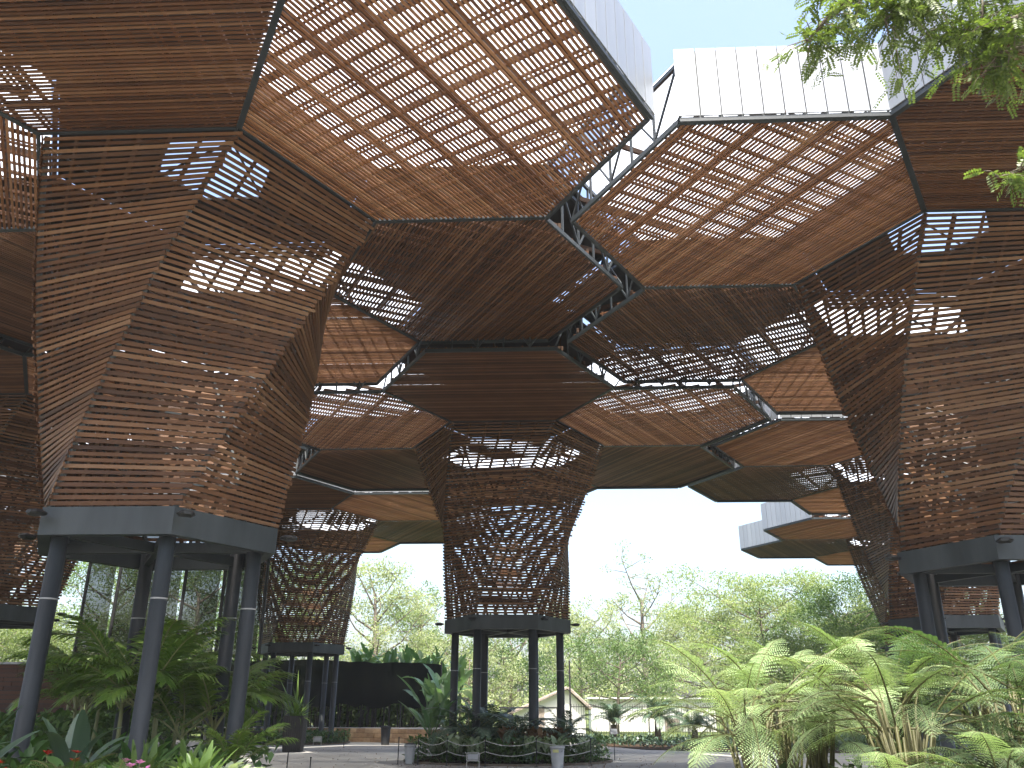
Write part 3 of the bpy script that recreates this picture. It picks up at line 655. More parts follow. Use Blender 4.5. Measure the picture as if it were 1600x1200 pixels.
cover('low_shrubbery', scatter(bedB, 14000, 2), 'dense dark undergrowth below the tree ferns', M['fern2'], .3, 'undergrowth', (.0, .95), 2)
cover('back_shrubbery', scatter([(-24, 22), (-9.5, 20.5), (-8.5, 25), (-13, 33), (-26, 34)], 12000, 14), 'dark shrubbery filling the ground between the near tower and the red board wall', M['treeleaf2'], .36, 'undergrowth', (.0, 1.5), 14)
cover('creeping_plants', scatter(bedR, 9000, 4), 'bluish creeping ground cover in front of the iron fence', M['blue'], .26, 'ground cover', (.02, .32), 4)
cover('bed_undergrowth', scatter(bedC, 5000, 5), 'low green undergrowth in the roped round bed', M['broad'], .26, 'undergrowth', (.0, .75), 5)
cover('corner_undergrowth', scatter(bedD, 2500, 6), 'low plants around the far tower columns', M['broad'], .24, 'undergrowth', (.0, .6), 6)

cover('fallen_leaves', np.concatenate([scatter([(-7, 21), (9, 21), (9, 40), (-16, 46)], 420, 9), scatter([(-4.5, 29), (4.5, 29), (4.5, 31), (-4.5, 31)], 120, 10)]), 'brown fallen leaves scattered on the paving', M['rust'], .09, 'fallen leaves', (.006, .02), 11)
def at(u, v, Y): p = W(u, v, Y); return float(p[0]), float(p[2])
# palms under the near tower
def areca(x, y, hs, n, label, sc, seed):
    r = random.Random(seed); o = empty('areca_palm', (x, y, 0), label, 'palm', 'arching palms under the near tower')
    for c in range(3):
        ox, oy = r.uniform(-.25, .25), r.uniform(-.25, .25); h = hs * r.uniform(.75, 1.05)
        MB().tube([(ox, oy, 0), (ox * 1.2, oy * 1.2, h * .5), (ox * 1.5, oy * 1.5, h)], [.05, .042, .03], 8).build('cane', M['palmstem'], o, True)
        for i in range(n // 3):
            inst('frond', r.choice(PALM), o, lf(h * r.uniform(.75, 1), c * 2.1 + i * 2.4 + r.uniform(-.3, .3), r.uniform(-.15, .55), sc * r.uniform(.8, 1.15), r.uniform(-.2, .2), (ox * 1.4, oy * 1.4)))
def ax_(u, y): return at(u, 1100, y)[0]
areca(ax_(205, 17.6), 17.6, 2.3, 24, 'tallest arching palm left of the front grey column, with pale canes', 1.25, 1)
areca(ax_(305, 18.4), 18.4, 1.9, 22, 'arching palm right of the front grey column', 1.15, 2)
areca(ax_(150, 20.5), 20.5, 2.3, 20, 'dark arching palm behind the other two, in front of the red board wall', 1.2, 3)
areca(ax_(110, 24.5), 24.5, 2.2, 18, 'dark arching palm close to the red board wall, left of the others', 1.2, 5)
areca(ax_(345, 23.5), 23.5, 2.0, 18, 'dark arching palm left of the right front column, farther back', 1.1, 6)
areca(ax_(265, 21.5), 21.5, 2.6, 20, 'arching palm between the other palms, behind the front grey column', 1.2, 4)
r = random.Random(12)
def rows(pts, fn):
    for i, p in enumerate(pts): fn(i, *p)
ALAB = ['broad green plant at the far left foot of the leftmost column', 'clump of broad dark leaves left of the red flowers', 'broad leaved plant behind the lime fern', 'broad leaved plant between the front column and the palms', 'broad leaved clump in front of the red board wall', 'clump of broad leaves beside the leftmost column', 'broad leaved plant right of the front column', 'broad leaved plant close to the right front column', 'large broad leaves below the tallest palm', 'broad leaves low at the left picture edge', 'low leafy clump in front of the red flowers', 'leafy clump left of the right front column foot', 'tall leafy clump under the arching palms', 'leafy clump at the foot of the red board wall', 'small leafy clump behind the pale lime plants', 'leafy clump left of the bright lime fern']
for i, (x, y, n, sc) in enumerate([(-8.6, 13.0, 13, 1.1), (-7.3, 12.6, 13, .95), (-6.6, 13.8, 12, 1.0), (-7.9, 15.2, 12, 1.25), (-9.6, 15.8, 14, 1.4), (-10.2, 14.2, 13, 1.3), (-6.2, 15.6, 13, 1.2), (-5.6, 16.6, 12, 1.1), (-8.6, 16.2, 12, 1.5), (-9.2, 12.6, 13, 1.0)] + [(-7.8, 12.0, 13, .9), (-5.7, 14.2, 13, .95), (-7.2, 16.6, 13, 1.2), (-10.6, 17.0, 13, 1.3), (-4.9, 15.2, 12, .9), (-6.9, 13.2, 12, .9)]):
    plant('broad_leaf_plant', (x, y, .01), ALAB[i], 'plant', BROAD, n + 12, (.75, -.35), (sc * .85, sc * 1.25), group='broad leaved plants in the near bed', h=.35, seed=i, spread=.18)
for i, (x, y, lb) in enumerate([(-8.15, 13.6, 'blue green plant with long stiff upright leaves at the left'), (-9.3, 14.6, 'blue green plant with stiff leaves by the leftmost column'), (-7.1, 15.0, 'blue green plant with stiff leaves near the front column')]):
    plant('upright_leaf_plant', (x, y, .01), lb, 'plant', BLUEL, 20, (.75, -.1), (1.3, 1.9), group='blue green stiff leaved plants', h=.3, seed=40 + i)
for i, (x, y, n, sc, lb) in enumerate([(-5.95, 12.6, 16, 1.15, 'bright lime fern in front of the foot of the front column'), (-6.5, 12.2, 12, .9, 'smaller lime fern left of the bright one'), (-5.35, 12.4, 12, .85, 'lime fern beside the pink flowers'), (-8.9, 11.6, 12, .95, 'lime fern low at the left edge')]):
    plant('lime_fern', (x, y, .01), lb, 'fern', SFERN, n + 8, (.9, -.1), (sc * .95, sc * 1.3), group='lime ferns in the near bed', h=.6, seed=60 + i)
for i, (x, y, lb) in enumerate([(-4.75, 13.6, 'pale lime plant with upright leaves at the foot of the right front column'), (-4.35, 12.9, 'pale lime plant at the right corner of the near bed'), (-5.4, 13.5, 'pale lime plant with long leaves left of the right front column')]):
    plant('lime_leaf_plant', (x, y, .01), lb, 'plant', LIMEL, 24, (.8, -.1), (.8, 1.1), group='pale lime leaved plants in the near bed', h=.5, seed=70 + i)
plant('cycad_clump', (-5.0, 16.6, .01), 'spiky green fronds just left of the right front column', 'plant', PALM, 14, (.7, .0), (.55, .75), h=.7, seed=77)
plant('pale_leaf_plant', (-4.15, 13.9, .01), 'small whitish variegated plant at the right end of the near bed', 'plant', VARI, 34, (.9, -.1), (1.0, 1.4), h=.6, seed=79, spread=.2)
PET = {k: MB().raw([(0, 0, 0), (.05, .03, .02), (.1, 0, .01), (.05, -.03, .02)], [(0, 1, 2, 3)]).mesh('petal', M[k]) for k in ('red', 'pink')}
def flower(x, y, z, key, label, n, seed):
    r = random.Random(seed); o = empty('flower_plant', (x, y, 0), label, 'flowers', 'flowers in the near bed')
    st = MB()
    for c in range(n):
        px, py, pz = r.uniform(-.22, .22), r.uniform(-.15, .15), z + r.uniform(-.12, .1); st.tube([(px * .4, py * .4, 0), (px, py, pz)], [.008, .005], 4)
        for k in range(6): inst('petal', PET[key], o, lf(pz, k * 1.05, r.uniform(.1, .6), r.uniform(.7, 1.1), 0, (px, py)))
    st.build('stem', M['palmstem'], o)
flower(-6.75, 12.1, .98, 'red', 'cluster of orange red flowers low in the bed left of the lime fern', 4, 1)
flower(-6.35, 12.9, 1.15, 'red', 'dark red flowers behind the lime fern', 3, 2)
flower(-5.15, 12.7, .98, 'pink', 'small pink orchid flowers right of the lime fern', 5, 3)

# tree ferns at the right
def treefern(x, y, h, n, sc, label, mats, seed, tilt=(.75, -.1), canes=5):
    r = random.Random(seed); o = empty('tree_fern', (x, y, 0), label, 'tree fern', 'tree ferns at the right')
    for i in range(n):
        az = i * 2.39996 + r.uniform(-.3, .3); f = (i + .5) / n; t = tilt[1] + (tilt[0] - tilt[1]) * f + r.uniform(-.1, .1)
        c = .25 * r.random(); bz = h * r.uniform(.82, 1.05); bx_, by_ = c * 1.6 * math.cos(az) + r.uniform(-.1, .1), c * 1.6 * math.sin(az) + r.uniform(-.1, .1)
        s = sc * r.uniform(.8, 1.15); fo = inst('frond', r.choice(mats), o, lf(bz, az, t, s, r.uniform(-.15, .15), (bx_, by_)))
        b0 = (r.uniform(-.12, .12), r.uniform(-.12, .12), 0)
        MB().tube([b0, ((b0[0] * .6 + bx_ * .4), (b0[1] * .6 + by_ * .4), bz * .5), (bx_, by_, bz + .01)], [.022, .018, .013], 6).build('stalk', M['fernstem'], o, True)
    if canes:
        MB().lathe([(.14, -.02), (.12, .2), (.1, h * .35), (.05, h * .45)], 9).build('trunk', M['bark'], o)
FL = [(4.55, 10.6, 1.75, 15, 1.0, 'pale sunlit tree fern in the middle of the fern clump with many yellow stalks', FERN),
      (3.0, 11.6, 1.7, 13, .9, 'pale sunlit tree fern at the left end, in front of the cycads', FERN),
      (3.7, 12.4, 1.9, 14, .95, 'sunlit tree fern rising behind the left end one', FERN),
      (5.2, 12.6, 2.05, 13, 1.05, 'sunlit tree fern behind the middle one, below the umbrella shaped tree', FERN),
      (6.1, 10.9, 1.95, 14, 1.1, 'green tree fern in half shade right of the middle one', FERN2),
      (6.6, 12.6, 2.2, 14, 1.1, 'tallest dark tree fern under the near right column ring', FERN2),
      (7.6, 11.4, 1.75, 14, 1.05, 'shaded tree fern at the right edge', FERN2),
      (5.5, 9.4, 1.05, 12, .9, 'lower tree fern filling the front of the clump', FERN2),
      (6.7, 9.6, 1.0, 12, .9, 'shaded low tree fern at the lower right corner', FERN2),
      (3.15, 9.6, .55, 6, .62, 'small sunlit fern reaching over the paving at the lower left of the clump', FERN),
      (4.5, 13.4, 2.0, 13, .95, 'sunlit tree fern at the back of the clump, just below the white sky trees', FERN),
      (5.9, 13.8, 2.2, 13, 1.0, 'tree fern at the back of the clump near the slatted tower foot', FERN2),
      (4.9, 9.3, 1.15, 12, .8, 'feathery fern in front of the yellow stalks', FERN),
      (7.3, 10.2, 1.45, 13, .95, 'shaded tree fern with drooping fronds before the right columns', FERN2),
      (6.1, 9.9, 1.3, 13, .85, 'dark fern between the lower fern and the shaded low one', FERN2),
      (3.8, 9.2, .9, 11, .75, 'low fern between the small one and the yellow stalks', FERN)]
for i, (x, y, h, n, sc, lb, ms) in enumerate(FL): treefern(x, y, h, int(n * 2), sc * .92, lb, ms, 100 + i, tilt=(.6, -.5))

# round bed below the middle tower
for i, (x, y, n, sc, lb) in enumerate([(-1.9, 31.2, 26, 1.1, 'large whitish variegated clump at the left front of the roped bed'), (-2.5, 31.7, 22, .9, 'whitish variegated plant at the left rim of the roped bed'), (-1.2, 30.8, 22, .9, 'whitish variegated plant left of the small front frame in the roped bed'), (.7, 31.0, 24, 1., 'variegated clump in the middle front of the roped bed'), (1.4, 31.0, 24, 1., 'variegated clump behind the near grey bin'), (2.6, 31.7, 20, .9, 'variegated plant right of the near grey bin')]):
    plant('variegated_plant', (x, y, .02), lb, 'plant', VARI, int(n * 1.6), (1.0, -.2), (sc * 1.0, sc * 1.5), group='variegated plants in the roped bed', h=.4, seed=120 + i, spread=.25)
for i, (x, y, n, sc, lb) in enumerate([(-1.5, 32.6, 13, 1.0, 'fan of long fronds left of the middle tower columns'), (.3, 32.2, 13, .95, 'fan of long fronds between the middle tower front columns'), (1.9, 32.9, 12, .85, 'fan of fronds by the right column of the middle tower'), (-.6, 33.5, 12, 1.1, 'fan of fronds in the centre of the roped bed')]):
    plant('frond_plant', (x, y, .02), lb, 'plant', CYC, n + 6, (.8, -.2), (sc * .95, sc * 1.3), group='frond plants in the roped bed', h=.7, seed=130 + i)
for i, (x, y, lb) in enumerate([(.9, 31.7, 'rusty brown leaved plant below the middle tower'), (1.6, 32.0, 'rusty brown leaved plant next to the right column'), (-.1, 31.6, 'brownish plant between the two front columns')]):
    ob = [blade('leaf', seed=90 + i, L=.55, wd=.07, droop=.5, mat='rust', n=5)]
    plant('rusty_plant', (x, y, .02), lb, 'plant', ob, 28, (1., .1), (1.1, 1.5), group='rusty leaved plants', h=.6, seed=140 + i, spread=.2)
for i, (x, y, lb) in enumerate([(-2.9, 33.2, 'big paddle leaved plant left of the middle tower columns'), (-2.3, 35.2, 'big paddle leaved plant behind the left columns of the middle tower'), (-1.2, 36.3, 'big paddle leaved plant behind the middle tower columns'), (-4.6, 50.0, 'big paddle leaved plant covering the right end of the black net'), (-3.6, 48.5, 'big paddle leaved plant between the black net and the middle tower')]):
    plant('paddle_leaf_plant', (x, y, .02), lb, 'plant', BAN, 13, (.6, -.35), (.5, .8) if y < 40 else (.9, 1.3), h=.7 if y < 40 else 1.4, group='paddle leaved plants by the middle tower', seed=150 + i)

# banana row behind the netting
blabs = ['banana plant above the net, %s' % s for s in ('just right of the far tower', 'second from the far tower', 'third from the far tower', 'fourth from the far tower', 'in the middle of the row', 'with the tallest leaves near the bare tree trunk', 'below the pale leafy tree', 'third left of the middle tower', 'second left of the middle tower', 'directly left of the middle tower', 'seen between the columns of the middle tower')]
for i, u in enumerate((545, 562, 580, 598, 615, 632, 648, 664, 680, 696, 722)):
    x, _ = at(u, 1050, 57 + (i % 3)); plant('banana_plant', (x, 57 + (i % 3) * 1.2, 0), blabs[i], 'banana plant', BAN, 13, (.75, -.1), (.7, 1.1), h=2.8 + .5 * ((i * 7) % 3) - (.3 if i > 7 else 0), group='banana plants above the net', stem=stalkstem(.11, 2.8, 'palmstem', .2), seed=160 + i)
for i, (u, s) in enumerate(((425, 'left of the far tower'), (465, 'behind the left columns of the far tower'), (500, 'behind the right columns of the far tower'))):
    x, _ = at(u, 1050, 59); plant('banana_plant', (x, 59, 0), 'banana plant %s' % s, 'banana plant', BAN, 8, (.7, .05), (.8, 1.1), h=2.6, group='banana plants above the net', stem=stalkstem(.11, 2.6, 'palmstem', .2), seed=175 + i)

# cycads by the fence
for i, (u, y, h, n, sc, lb) in enumerate([(961, 50.5, 1.0, 22, .95, 'upright cycad with a short dark trunk in front of the iron fence'), (1030, 49.5, 1.2, 22, 1.25, 'spreading dark cycad right of the upright one'), (1088, 48.5, .8, 18, 1.1, 'dark cycad beside the fern tips')]):
    x, _ = at(u, 1150, y); plant('cycad', (x, y, 0), lb, 'cycad', CYC, n, (1.05, .1) if i == 0 else (.75, -.15), (sc * .85, sc * 1.1), h=h, group='cycads by the fence', stem=stalkstem(.2, h, 'bark', .02), seed=180 + i)

# ------------------------------------------------------------------ small things on the paving
def planter(x, y):
    o = empty('tall_planter', (x, y, 0), 'tall black tapered planter standing on the paving', 'planter'); m = MB()
    def sq(h, z): return [(-h, -h, z), (h, -h, z), (h, h, z), (-h, h, z)]
    m.raw(sq(.36, 0) + sq(.43, 1.45) + sq(.38, 1.45) + sq(.36, 1.3), [(0, 3, 2, 1)] + [(a * 4 + k, a * 4 + (k + 1) % 4, (a + 1) * 4 + (k + 1) % 4, (a + 1) * 4 + k) for a in range(3) for k in range(4)] + [(12, 13, 14, 15)]); m.build('pot', M['planter'], o)
    for s in range(4):
        for k in range(8):
            a = R(90 * s); f = (k + .5) / 8 * 2 - 1; e = np.array([-math.sin(a), math.cos(a), 0]); n_ = np.array([math.cos(a), math.sin(a), 0])
            mm = MB(); mm.bar(n_ * .37 + e * .34 * f + np.array([0, 0, .02]), n_ * .44 + e * .405 * f + np.array([0, 0, 1.43]), .075, .02, up=n_); mm.build('slat', M['planter'], o)
    return o
px, _ = at(460, 1165, 40); planter(px, 40.0)
sp = plant('spiky_plant', (px, 40.0, 1.32), 'spiky yellow green bromeliad growing in the tall black planter', 'plant', STRAP, 60, (.5, -.95), (.75, 1.2), seed=200, spread=.12)
for k, (az, t) in enumerate(((2.7, .25), (1.9, .55))): inst('leaf', STRAP[2], sp, lf(0.05, az, t - .2, 1.7))
x, _ = at(398, 1150, 47); o = empty('low_planter', (x, 47, 0), 'low dark box planter beside the far tower', 'planter'); m = MB()
m.raw([(-.3, -.3, 0), (.3, -.3, 0), (.3, .3, 0), (-.3, .3, 0), (-.34, -.34, .62), (.34, -.34, .62), (.34, .34, .62), (-.34, .34, .62)], [(0, 3, 2, 1), (0, 1, 5, 4), (1, 2, 6, 5), (2, 3, 7, 6), (3, 0, 4, 7), (4, 5, 6, 7)]); m.build('box', M['planter'], o)
MB().bx(0, 0, .64, .37, .37, .025).build('rim', M['planter'], o)

def bin_(x, y, r0, r1, h, mat, label, lid=True):
    o = empty('litter_bin', (x, y, 0), label, 'bin', 'litter bins on the paving')
    MB().lathe([(r0, 0), (r0 + .005, .02), (r1, h), (r1 - .02, h), (r0 - .02, .04)], 24).build('body', mat, o, True)
    MB().lathe([(r1 - .004, h - .05), (r1 + .018, h - .05), (r1 + .018, h + .012), (r1 - .004, h + .012)], 24).build('rim', mat, o, True)
    if lid: MB().lathe([(r1, h + .013), (r1 - .02, h + .04), (r1 * .4, h + .06), (.02, h + .065)], 20).build('lid', M['black'], o, True)
    for a in (0, math.pi): MB().bx((r1 + .015) * math.cos(a - 1), (r1 + .015) * math.sin(a - 1), h - .12, .02, .05, .015).build('handle', mat, o)
    return o
x, _ = at(873, 1188, 29.4); b = bin_(x, 29.4, .175, .225, .63, M['bin'], 'pale grey litter bin with a yellow label in front of the roped bed', False)
m = MB(); 
for k in range(7):
    a0 = -2.35 + k * .13; a1 = a0 + .13
    m.raw([(.222 * math.cos(a), .222 * math.sin(a), z) for a, z in ((a0, .47), (a1, .47), (a1, .555), (a0, .555))], [(0, 1, 2, 3)])
m.build('bin_label', surf('yellow_sticker', [(.3, (.5, .5, .2)), (.7, (.62, .6, .3))], bump=0), b)
x, _ = at(642, 1180, 31.5); bin_(x, 31.5, .15, .185, .6, M['bin'], 'grey litter bin with a dark lid left of the roped bed')
x, _ = at(604, 1152, 47.5); bin_(x, 47.5, .2, .26, .86, M['black'], 'black litter bin against the low stone wall')

def post(x, y, h, label, group):
    o = empty('rope_post', (x, y, 0), label, 'post', group)
    MB().lathe([(.05, 0), (.05, .01), (.016, .015), (.016, h), (.022, h), (.022, h + .03), (.004, h + .035)], 8).build('rod', M['black'], o); return o
RP = [(624, 31.2), (655, 31.0), (700, 30.5), (760, 30.2), (840, 30.2), (925, 31.0), (962, 33.5)]
rl = ['post left of the lidded grey bin', 'post right of the lidded grey bin', 'post at the left front of the roped bed', 'post at the middle front of the roped bed', 'post left of the pale grey bin', 'post at the right end of the roped bed', '']
pp = []
for (u, y), lb in list(zip(RP, rl))[:6]: x, _ = at(u, 1180, y); post(x, y, .82, 'thin dark ' + lb, 'thin posts round the roped bed'); pp.append((x, y))
for i, (u, y, h, lb) in enumerate(((452, 25.6, .62, 'short thin post at the bottom of the picture, nearer the near bed'), (488, 24.9, .5, 'short thin post at the bottom of the picture, right of another'), (538, 44, .7, 'thin post before the low stone wall'), (388, 46, .75, 'thin post left of the low dark planter'))):
    x, _ = at(u, 1180, y); post(x, y, h, lb, 'single thin posts on the paving')
def rope(pts, z, sag, label):
    m = MB()
    for (a, b) in zip(pts[:-1], pts[1:]):
        m.tube([(a[0] + (b[0] - a[0]) * t, a[1] + (b[1] - a[1]) * t, z - sag * 4 * t * (1 - t)) for t in np.linspace(0, 1, 9)], .012, 5)
    tag(m.build('rope', M['rope']), label, 'rope', 'ropes round the bed')
rope(pp[1:], .78, .16, 'upper sagging rope strung between the thin posts of the round bed'); rope(pp[1:], .45, .14, 'lower sagging rope strung between the thin posts of the round bed')
x, _ = at(962, 1175, 34.2); o = empty('plant_sign', (x, 34.2, 0), 'small tilted sign plate on a thin dark stake right of the roped bed', 'sign')
MB().lathe([(.014, 0), (.014, .9), (.004, .91)], 8).build('stake', M['black'], o); MB().box((0, -.03, .98), (.13, 0, 0), (0, .09, .09), (0, -.006, .006)).build('plate', M['bin'], o)
def frame(u, y, label):
    x, _ = at(u, 1180, y); o = empty('label_frame', (x, y, 0), label, 'sign', 'small frames by the beds'); m = MB(); wv, h = .2, .42
    for a, b in (((-wv, 0, 0), (-wv, 0, h)), ((wv, 0, 0), (wv, 0, h)), ((-wv, 0, h), (wv, 0, h)), ((-wv, 0, h * .45), (wv, 0, h * .45))): m.bar(a, b, .025, .025, up=(0, 1, 0))
    m.build('frame', M['rope'], o); MB().box((0, .01, h * .72), (wv * .85, 0, 0), (0, 0, h * .2), (0, .004, 0)).build('card', M['bin'], o)
frame(741, 29.9, 'small pale wire frame at the front of the roped bed'); frame(496, 46.6, 'small pale frame at the foot of the far tower')

# low stone retaining wall, blocks one by one
def lowwall(pts, h, name, label):
    o = empty(name, (pts[0][0], pts[0][1], 0), label, 'wall'); r = random.Random(9); bm = [MB().bx(0, 0, 0, .5, .5, .5).mesh('stone', M['stone'])]
    O = np.array([*pts[0], 0]); back = MB(); ncnt = 0
    for a, b in zip(pts[:-1], pts[1:]):
        a3, b3 = np.array([*a, 0]) - O, np.array([*b, 0]) - O; L = np.linalg.norm(b3 - a3); e = (b3 - a3) / L; n_ = np.array([-e[1], e[0], 0])
        back.box((a3 + b3) / 2 + np.array([0, 0, h / 2 - .02]) + n_ * .06, e * L / 2, n_ * .12, np.array([0, 0, h / 2 - .02]))
        nr = 3
        for row in range(nr):
            s = 0
            while s < L - .05:
                l = min(r.uniform(.35, .75), L - s); c = a3 + e * (s + l / 2) + np.array([0, 0, h * (row + .5) / nr]) + n_ * (-.04 + r.uniform(-.012, .012))
                inst('stone', bm[0], o, mat3(c, e * (l - .018), n_ * .3, np.array([0, 0, h / nr - .018]))); s += l
    back.build('core', M['soil'], o); return o
lowwall([(at(376, 1150, 50)[0], 50.2), (at(500, 1150, 52)[0], 52.4), (at(600, 1150, 51)[0], 51.2), (at(705, 1150, 49)[0], 48.6)], .72, 'low_stone_wall', 'low orange sandstone wall behind the litter bins and planter')
# terrace behind the stone wall with pale gravel
patch('gravel_terrace', [(at(376, 1150, 50)[0], 50.5), (at(500, 1150, 52)[0], 52.7), (at(600, 1150, 51)[0], 51.5), (at(705, 1150, 49)[0], 48.9), (-2, 62), (-26, 62)], .70, M['ground'])
# black shade net fence with dark bamboo behind
def netfence():
    x0, x1 = at(150, 1040, 55)[0], at(690, 1040, 54)[0]
    o = empty('shade_net_fence', (x0, 55, 0), 'long black shade net fence behind the far tower and low stone wall', 'fence'); m = MB(); n = 46; V = []
    r = random.Random(3)
    for i in range(n + 1):
        t = i / n; x = (x1 - x0) * t; top = 4.5 + .05 * math.sin(i * .5) + r.uniform(-.03, .03) - (.15 if t > .8 else 0); yy = -.6 * t + .08 * math.sin(i * 1.7)
        V += [(x, yy, 1.9 + r.uniform(-.15, .15)), (x, yy + .06 * math.sin(i), 3.2), (x, yy, top)]
    m.raw(V, [(i * 3 + k, (i + 1) * 3 + k, (i + 1) * 3 + k + 1, i * 3 + k + 1) for i in range(n) for k in range(2)]); m.build('net', M['net'], o, True)
    for i in range(10):
        t = i / 9; MB().lathe([(.05, 0), (.05, 4.4)], 8, ((x1 - x0) * t, .12 - .6 * t, 0)).build('post', M['black'], o)
    hd = []; rg = np.random.default_rng(8)
    h = inst('hedge', quads_mesh('hedge', crown_quads(rg, [np.array([x0 + (x1 - x0) * t, 56.3 + rg.uniform(-.3, .3), 1.0 + .9 * (k % 2)]) for k, t in enumerate(np.linspace(0, 1, 60))], [1.1] * 60, 150, .42, 1.0), M['treeleaf2'])); tag(h, 'dark hedge seen under the black shade net', 'hedge')
    st = MB()
    for i in range(130):
        x = x0 + (x1 - x0) * rg.random(); y = 55.2 + rg.random() * .5; st.tube([(x, y, 0), (x + rg.uniform(-.2, .2), y, 2.6)], rg.uniform(.03, .07), 5, False)
    tag(st.build('bamboo_stems', M['planter']), 'dark upright stems below the black shade net', 'bamboo', kind='stuff')
netfence()
# tall thin netting screen behind the near tower
def screen():
    Y = 45.0; x0, x1 = at(120, 900, Y)[0], at(415, 900, Y)[0]; o = empty('netting_screen', (x0, Y, 0), 'tall thin netting screen hung between dark posts behind the near tower', 'screen')
    us = (128, 178, 283, 345, 412)
    xs = [at(u, 950, Y)[0] - x0 for u in us]
    for a, b in zip(xs[:-1], xs[1:]):
        m = MB(); n = 8; V = []
        for i in range(n + 1):
            t = i / n; x = a + .14 + (b - a - .28) * t; V += [(x, .12 * math.sin(t * 7), 4.2 + .1 * math.sin(t * 9)), (x, .1 * math.sin(t * 5), 7.5), (x, 0, 11.2)]
        m.raw(V, [(i * 3 + k, (i + 1) * 3 + k, (i + 1) * 3 + k + 1, i * 3 + k + 1) for i in range(n) for k in range(2)]); m.build('net', M['screen'], o, True)
    for x in xs: MB().lathe([(.09, 0), (.09, 11.3)], 8, (x, .15, 0)).build('post', M['black'], o)
    m = MB()
    for a, b in zip(xs[:-1], xs[1:]):
        for z in (7.4, 4.3): m.tube([(a, .1, z + .15), (b, .1, z - .25)], .02, 5)
    m.build('cable', M['black'], o)
screen()
# red board wall at the far left
def boardwall():
    Y = 37.5; x0, x1 = at(-160, 1080, Y)[0], at(135, 1080, Y)[0]; o = empty('board_wall', (x0, Y, 0), 'dark red board wall with a pale coping at the left behind the palms', 'wall'); L = x1 - x0; h = 3.45; nb = 20; r = random.Random(2)
    MB().bx(L / 2, .1, h / 2, L / 2, .04, h / 2).build('backing', M['planter'], o)
    um = MB().bx(0, 0, 0, .5, .5, .5).mesh('board', M['brick'])
    for i in range(nb):
        s = 0
        while s < L - .1:
            l = min(r.uniform(1.5, 3.2), L - s); inst('board', um, o, mat3((s + l / 2, .02 + r.uniform(-.006, .006), h * (i + .5) / nb), (l - .015, 0, 0), (0, .03, 0), (0, 0, h / nb - .03))); s += l
    MB().bx(L / 2, .06, h + .05, L / 2 + .03, .14, .045).build('coping', M['bin'], o)
boardwall()
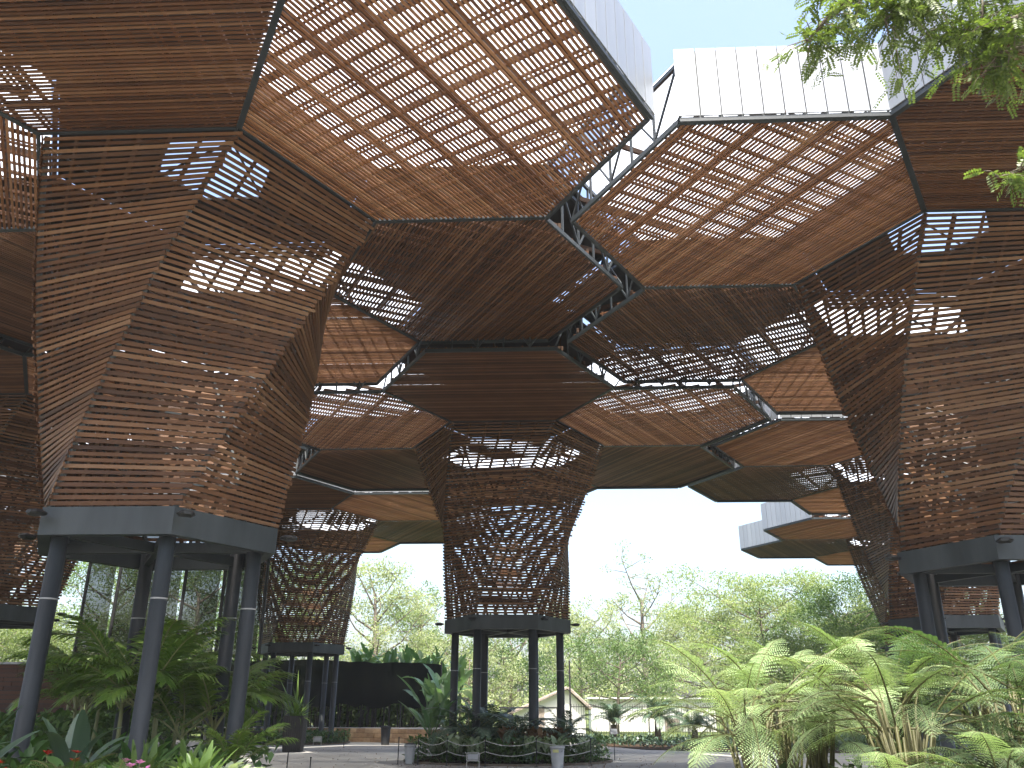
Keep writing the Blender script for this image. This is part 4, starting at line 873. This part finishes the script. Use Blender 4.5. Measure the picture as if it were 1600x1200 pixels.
# white house with tiled roof
def house():
    Y = 64.0; xl, xr = at(808, 1120, Y)[0], at(916, 1120, Y)[0]; W_ = xr - xl; cx = (xl + xr) / 2
    o = empty('white_house', (cx, Y, 0), 'small white gabled house with a brown tiled roof behind the middle tower columns', 'house'); hw = W_ / 2; he, hr, dp = 1.9, 3.05, 9
    ax = .25 * W_
    m = MB(); m.raw([(-hw, 0, 0), (hw, 0, 0), (hw, 0, he), (ax, 0, hr), (-hw, 0, he - .3), (-hw, dp, 0), (hw, dp, 0), (hw, dp, he), (ax, dp, hr), (-hw, dp, he - .3)], [(0, 1, 2, 3, 4), (9, 8, 7, 6, 5), (0, 5, 6, 1), (1, 6, 7, 2), (4, 9, 5, 0)]); m.build('wall', M['white'], o)
    for (a, b) in (((-hw - .5, he - .55), (ax, hr + .06)), ((ax, hr + .06), (hw + .4, he - .2))):
        rf = MB(); a3 = np.array([a[0], -.4, a[1]]); b3 = np.array([b[0], -.4, b[1]]); e = b3 - a3; L = np.linalg.norm(e); e /= L; n_ = np.array([-e[2], 0, e[0]]); n_ = n_ if n_[2] > 0 else -n_
        c = (a3 + b3) / 2 + np.array([0, dp / 2 + .4, 0]); rf.box(c + n_ * .05, e * L / 2, (0, dp / 2 + .4, 0), n_ * .05)
        rfo = rf.build('roof', M['tile'], o)
        for k in range(16):
            y = -.3 + k * .6; t = MB(); t.tube([a3 + np.array([0, y + .4, 0]) + n_ * .11, b3 + np.array([0, y + .4, 0]) + n_ * .11], .09, 6); t.build('tile_row', M['tile'], rfo)
    d = MB(); d.bx(-hw * .35, -.03, .9, .42, .03, .9); d.build('door', M['tile'], o)
    rl = MB(); rl.bar((-hw - 1.2, -1.6, 1.85), (hw * .2, -1.6, 1.85), .08, .1)
    for q in (-hw - 1.1, -hw * .4, hw * .15): rl.bar((q, -1.6, 0), (q, -1.6, 1.82), .07, .07, up=(0, 1, 0))
    rl.build('porch_rail', M['black'], o)
house()
def pavilion():
    Y = 78.0; x0, x1 = at(925, 1120, Y)[0], at(1120, 1120, Y)[0]; o = empty('white_wall', ((x0 + x1) / 2, Y, 0), 'long low white building behind the iron fence', 'building'); h = (x1 - x0) / 2
    MB().bx(0, 1, 1.3, h, 1, 1.3).build('wall', M['white'], o); MB().bx(0, 1, 2.66, h + .3, 1.3, .06).build('roof', M['white'], o)
    MB().bx(h * .3, -.02, .55, .6, .04, .5).build('door', M['tile'], o)
pavilion()
# iron fence: bars one by one
def ironfence():
    Y = 55.6; x0, x1 = at(893, 1120, Y)[0], at(1290, 1120, Y)[0]; o = empty('iron_fence', (x0, Y, 0), 'black iron bar fence between the cycads and the white buildings', 'fence'); L = x1 - x0; h = 2.0
    um = MB().bx(0, 0, h / 2, .011, .011, h / 2).mesh('bar', M['black']); n = int(L / .15)
    for i in range(n): inst('bar', um, o, Matrix.Translation((i * .15 + .07, 0, .05)))
    for z in (.2, h - .1): MB().bx(L / 2, 0, z, L / 2, .02, .02).build('rail', M['black'], o)
    for i in range(int(L / 2.4) + 1): MB().bx(i * 2.4, .05, h / 2, .035, .035, h / 2 + .08).build('post', M['black'], o)
    MB().bx(0, .0, 2.3, .05, .05, 2.3).build('corner_post', M['black'], o)
ironfence()

# ------------------------------------------------------------------ air
HZ = D.materials.new('haze_air'); HZ.use_nodes = True; t_ = HZ.node_tree; t_.nodes.clear(); o_ = t_.nodes.new('ShaderNodeOutputMaterial'); v_ = t_.nodes.new('ShaderNodeVolumePrincipled')
v_.inputs['Color'].default_value = (.95, .97, 1, 1); v_.inputs['Density'].default_value = .0005; v_.inputs['Anisotropy'].default_value = .2; t_.links.new(v_.outputs[0], o_.inputs['Volume'])
hz = MB().bx(0, 60, 14, 150, 90, 15.2).build('haze', HZ); tag(hz, kind='stuff')
